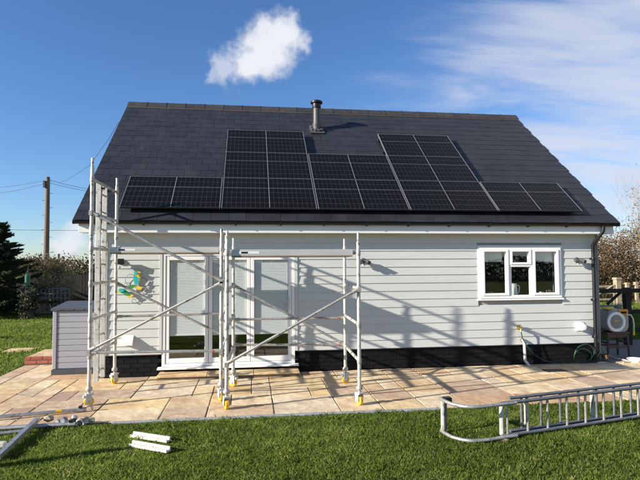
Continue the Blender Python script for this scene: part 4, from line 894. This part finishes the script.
def plank_fence(label, A, B, h, panel=1.83, group=None):
    A, B = Vector(A), Vector(B); d = (B-A).normalized(); nrm = Vector((-d.y, d.x, 0)); t = thing('plank_fence', label, 'fence', A.lerp(B, .5), None, 'plank fences at the end of the lawn'); L = (B-A).length; n = max(1, int(round(L/panel))); w_ = L/n
    R = random.Random(int(L*100)); Mx = Matrix(((d.x, nrm.x, 0, A.x), (d.y, nrm.y, 0, A.y), (0, 0, 1, A.z), (0, 0, 0, 1)))
    for i in range(n):
        m_ = MB(); k = 12; bw = (w_-.1)/k
        for q in range(k): m_.box((i*w_+.05+q*bw, R.uniform(-.012, .004), .03), (i*w_+.05+(q+1)*bw-.008, .018, h*R.uniform(.985, 1.0)), Mx)
        m_.box((i*w_+.05, .019, .25), (i*w_+w_-.05, .05, .33), Mx); m_.box((i*w_+.05, .019, h-.3), (i*w_+w_-.05, .05, h-.22), Mx); tag(m_.part('plank_panel', M['wood_fence'], t), kind='stuff')
        MB().box((i*w_-.045, -.03, 0), (i*w_+.045, .06, h+.06), Mx).part('post', M['wood_fence'], t)
plank_fence('old dark plank fence behind the conifers', (-19, 14.2, -.02), (-8.7, 14.6, -.02), 1.42)
plank_fence('dark plank fence behind the grey trellis, towards the house', (-8.6, 14.62, -.02), (-2.0, 15.0, -.02), 1.56)
# trellis
t = thing('trellis', 'grey square lattice trellis panel before the dark fence', 'trellis', (-7.8, 12.6, 0))
ta, tb = WY(37, 300, 12.6).x, WY(69, 300, 12.6).x; z0, z1 = .03, WY(50, 288, 12.6).z
nv, nh = 9, 6
for i in range(nv): x = ta+(tb-ta)*i/(nv-1); MB().box((x-.022, 12.59, z0), (x+.022, 12.61, z1)).part('upright_lath', M['trellis'], t)
for i in range(nh): z = z0+.05+(z1-z0-.09)*i/(nh-1); MB().box((ta-.02, 12.565, z-.02), (tb+.02, 12.588, z+.02)).part('cross_lath', M['trellis'], t)
# utility pole, step irons, wires
pp = WY(47.8, 177, 28); pz = pp.z; px_, py_ = pp.x, 28.
t = thing('utility_pole', 'tall wooden utility pole with step irons beyond the garden', 'utility pole', (px_, py_, -.02))
MB().path([(px_, py_, -.02), (px_, py_, pz*.6), (px_, py_, pz)], [.19, .165, .14], 12).part('post', M['wood_pole'], t, smooth=50)
for k in range(8): s_ = 1 if k % 2 else -1; z = 3.4+k*.5; MB().tube((px_+s_*.14, py_, z), (px_+s_*.34, py_, z+.01), .014, 6).part('step_iron', M['wire'], t)
MB().box((px_-.23, py_-.2, pz-.75), (px_-.10, py_-.05, pz-.28)).part('terminal_box', M['dark_grey'], t)
def wire(label, A, B, sag, r=.012):
    A, B = Vector(A), Vector(B); solo(MB().path([A.lerp(B, k/20)-Vector((0, 0, sag*4*(k/20)*(1-k/20))) for k in range(21)], r, 5), 'overhead_wire', M['wire'], label, 'wire', A.lerp(B, .5))
wire('upper overhead wire running from the pole away from the house', (px_-.1, py_, pz-.22), tuple(WY(-60, 186, 34)), .35)
wire('lower overhead wire running from the pole away from the house', (px_-.1, py_, pz-.42), tuple(WY(-60, 194, 34)), .4)
wire('overhead wire running from the pole behind the house roof', (px_+.1, py_, pz-.22), tuple(WY(150, 195, 33)), .25)
wire('second overhead wire from the pole behind the house roof', (px_+.1, py_, pz-.4), tuple(WY(150, 197, 34)), .25)
wire('low overhead wire crossing behind the utility pole', tuple(WY(-40, 228.5, 40)), tuple(WY(150, 230, 40)), .1, .016)
sp = [Vector((px_+.1, py_, pz-.1))]; 
q0 = WY(66, 181, 16); q1 = WY(90, 165, 8.5); q2 = WY(108, 140, 5); q3 = WY(119, 122, 3.8); q4 = Vector((EL+.04, 3.5, 5.5))
solo(MB().path([sp[0], WY(58, 182.5, 20), q0, q1, q2, q3, q4], .006, 5), 'service_cable', M['wire'], 'thin service cable rising from the pole to the gable top', 'cable', sp[0])
for i, (x, y, h, rx2, ry2, sd_) in enumerate(((-12.4, 25, 2.2, 2.2, 1.6, 3), (-9.0, 26, 2.35, 2.0, 1.6, 4), (-17.5, 26, 2.2, 2.6, 1.6, 6))):
    shrub('bare_hedge_bush', ('brown bare bush beyond the fence, under the utility pole', 'brown bare bush beyond the fence, next to the house end', 'brown bare bush beyond the fence behind the conifers')[i], 'bush', (x, y, -.02), h, rx2, ry2, M['far_leaf'], M['twig'], 5500, .085, 9, 3, 'bushes beyond the garden fence', seed=sd_, clumps=40)

# ------------------------------------------------------------------ right background
t = thing('rail_fence', 'dark post and rail fence with slanting brace behind the hose reel', 'fence', (8.6, 1.9, 0))
fy_ = 1.9
def fb_(u, v): return WY(u, v, fy_)
xp = fb_(627.5, 320).x; zt = fb_(620, 291).z+.06
MB().box((xp-.07, fy_-.06, -.02), (xp+.07, fy_+.06, zt+.02)).part('post', M['wood_dark'], t); MB().box((xp+1.6, fy_-.06, -.02), (xp+1.74, fy_+.06, zt+.02)).part('post', M['wood_dark'], t)
MB().box((XR+.25, fy_-.09, zt-.10), (xp+2.2, fy_-.061, zt)).part('rail', M['wood_dark'], t)
for z in (.30, .72): MB().box((xp+.071, fy_-.02, z), (xp+1.6, fy_+.02, z+.10)).part('rail', M['wood_dark'], t)
a, b = fb_(620, 292), fb_(606.5, 304); a.y = b.y = fy_-.03; MB().tube(a, b, .035, 6).part('brace', M['wood_dark'], t)
MB().box((XR+.25, fy_-.06, -.02), (XR+.37, fy_+.06, zt-.02)).part('post', M['wood_dark'], t)
def post_pale(label, u, vt, y, w_, cap):
    p = WY(u, vt, y); t = thing('pale_post', label, 'post', (p.x, y, -.02), None, 'pale fence posts in the field')
    MB().cbox((p.x-w_, y-w_, -.02), (p.x+w_, y+w_, p.z-.08), .006).part('post', M['wood_pale'], t)
    MB().prism([(p.x-w_*1.3, p.z-.079), (p.x+w_*1.3, p.z-.079), (p.x+w_*1.1, p.z), (p.x-w_*1.1, p.z)], y-w_*1.2, y+w_*1.2, 'y').part('cap', M['wood_pale'], t)
    return p
pa = post_pale('thick pale gate post with capped top beyond the dark fence', 617, 277.5, 9, .10, 1)
pb_ = post_pale('thin pale fence post in the field, nearer the gate post', 627, 282.5, 13, .07, 0); pc = post_pale('thin pale fence post in the field, farther from the gate post', 636, 282, 13, .07, 0)
t = thing('field_gate', 'pale slatted field gate beside the capped gate post', 'gate', (pa.x-1.2, 9, 0))
for z in (.25, .5, .75, 1.0): MB().box((pa.x-2.6, 8.98, z), (pa.x-.11, 9.02, z+.07)).part('bar', M['wood_pale'], t)
MB().box((pa.x-.2, 8.95, .2), (pa.x-.12, 8.979, 1.1)).part('stile', M['wood_pale'], t); MB().box((pa.x-2.6, 8.95, .2), (pa.x-2.52, 8.979, 1.1)).part('stile', M['wood_pale'], t); MB().tube((pa.x-.25, 8.96, 1.05), (pa.x-1.6, 8.96, .28), .035, 6).part('gate_brace', M['wood_pale'], t)
hr = ((14.0, 14.6, 2.3, 1.7), (15.9, 15.2, 3.3, 1.9), (17.9, 15.0, 3.0, 1.8), (20.1, 15.4, 3.6, 2.0), (22.5, 15.8, 3.4, 2.0))
hl = ('brown twiggy hedge bush by the gate, dense and low', 'tall brown twiggy bush right behind the gate post', 'brown twiggy bush behind the thin field posts', 'tall brown bush below the pale dead tree', 'brown bush past the pale dead tree')
for i, (x, y, h, r_) in enumerate(hr): shrub('hedge_bush', hl[i], 'bush', (x, y, -.02), h, r_, 1.3, M['brown_leaf'], M['twig'], 12000, .06, 12, 3, 'brown hedge along the field', seed=20+i, clumps=60, top_round=.6)
shrub('pale_dead_tree', 'pale bare tree with fluffy seed heads rising over the brown hedge', 'tree', (19.5, 13.4, -.02), 5.6, 1.5, 1.1, M['pale_leaf'], M['twig_pale'], 5200, .055, 6, 4, seed=41, clumps=60, top_round=.7, lean=.35, kinds=('limbs', 'crown'))
far = []
for i in range(46):
    x = -110+i*5.2; y = 95+6*math.sin(i*1.7); C = rng.normal(size=(420, 3))*np.array([2.6, 1.5, .9])+np.array([x, y, 1.5+.5*math.sin(i*2.3)]); far.append(C[C[:, 2] > 0])
far = np.concatenate(far); o = link('far_hedgerow', quad_mesh('far_hedgerow', M['far_leaf'], leaf_quads(far, .5, 1.3), 4, rng.normal(.4, .2, len(far)), (0, 0, 0))); tag(o, 'far hedgerow along the field edge', 'hedgerow', kind='stuff')

# trees and an added post standing outside the view to the left; their shade falls on the far lawn and the near grass
for i, (x, y, h, r_, sd_, lb) in enumerate(((-19.0, 8.6, 5.0, 1.9, 51, 'tall conifer in the garden row, the one nearest the house front'), (-19.6, 10.6, 5.2, 2.0, 52, 'tall conifer in the middle of the garden row'), (-19.2, 12.6, 4.8, 1.9, 53, 'tall conifer in the garden row next to the plank fence'), (-15.5, 3.0, 3.6, 1.2, 54, 'short conifer standing alone on the side lawn'))):
    conifer('conifer_tree', lb, (x, y, -.02), h, r_, sd_, 'conifers down the side of the garden', 22)
t = thing('shadow_post', 'round wooden post added out of view to shade the front lawn', 'post', (-5.45, -4.86, -.02))  # unseen upright, added to throw the shadow band across the near grass
MB().path([(-5.45, -4.86, -.02), (-5.45, -4.86, 1.62)], .055, 10).part('post', M['wood_pole'], t, smooth=40); MB().box((-5.60, -4.89, 1.5), (-5.30, -4.83, 1.56)).part('crossbar', M['wood_pole'], t)

# evergreen hedge closing the garden behind the viewpoint
hc = rng.uniform(size=(42000, 3))*np.array([110, 1.6, 2.8])+np.array([-50, -46, 0]); hc[:, 2] *= .85+.15*np.sin(hc[:, 0]*.7)
o = link('garden_hedge', quad_mesh('garden_hedge', M['needles'], leaf_quads(hc, .2, 1.4), 4, rng.normal(.4, .2, len(hc)), (0, 0, 0))); tag(o, 'long evergreen hedge closing the front of the garden', 'hedge', kind='stuff')
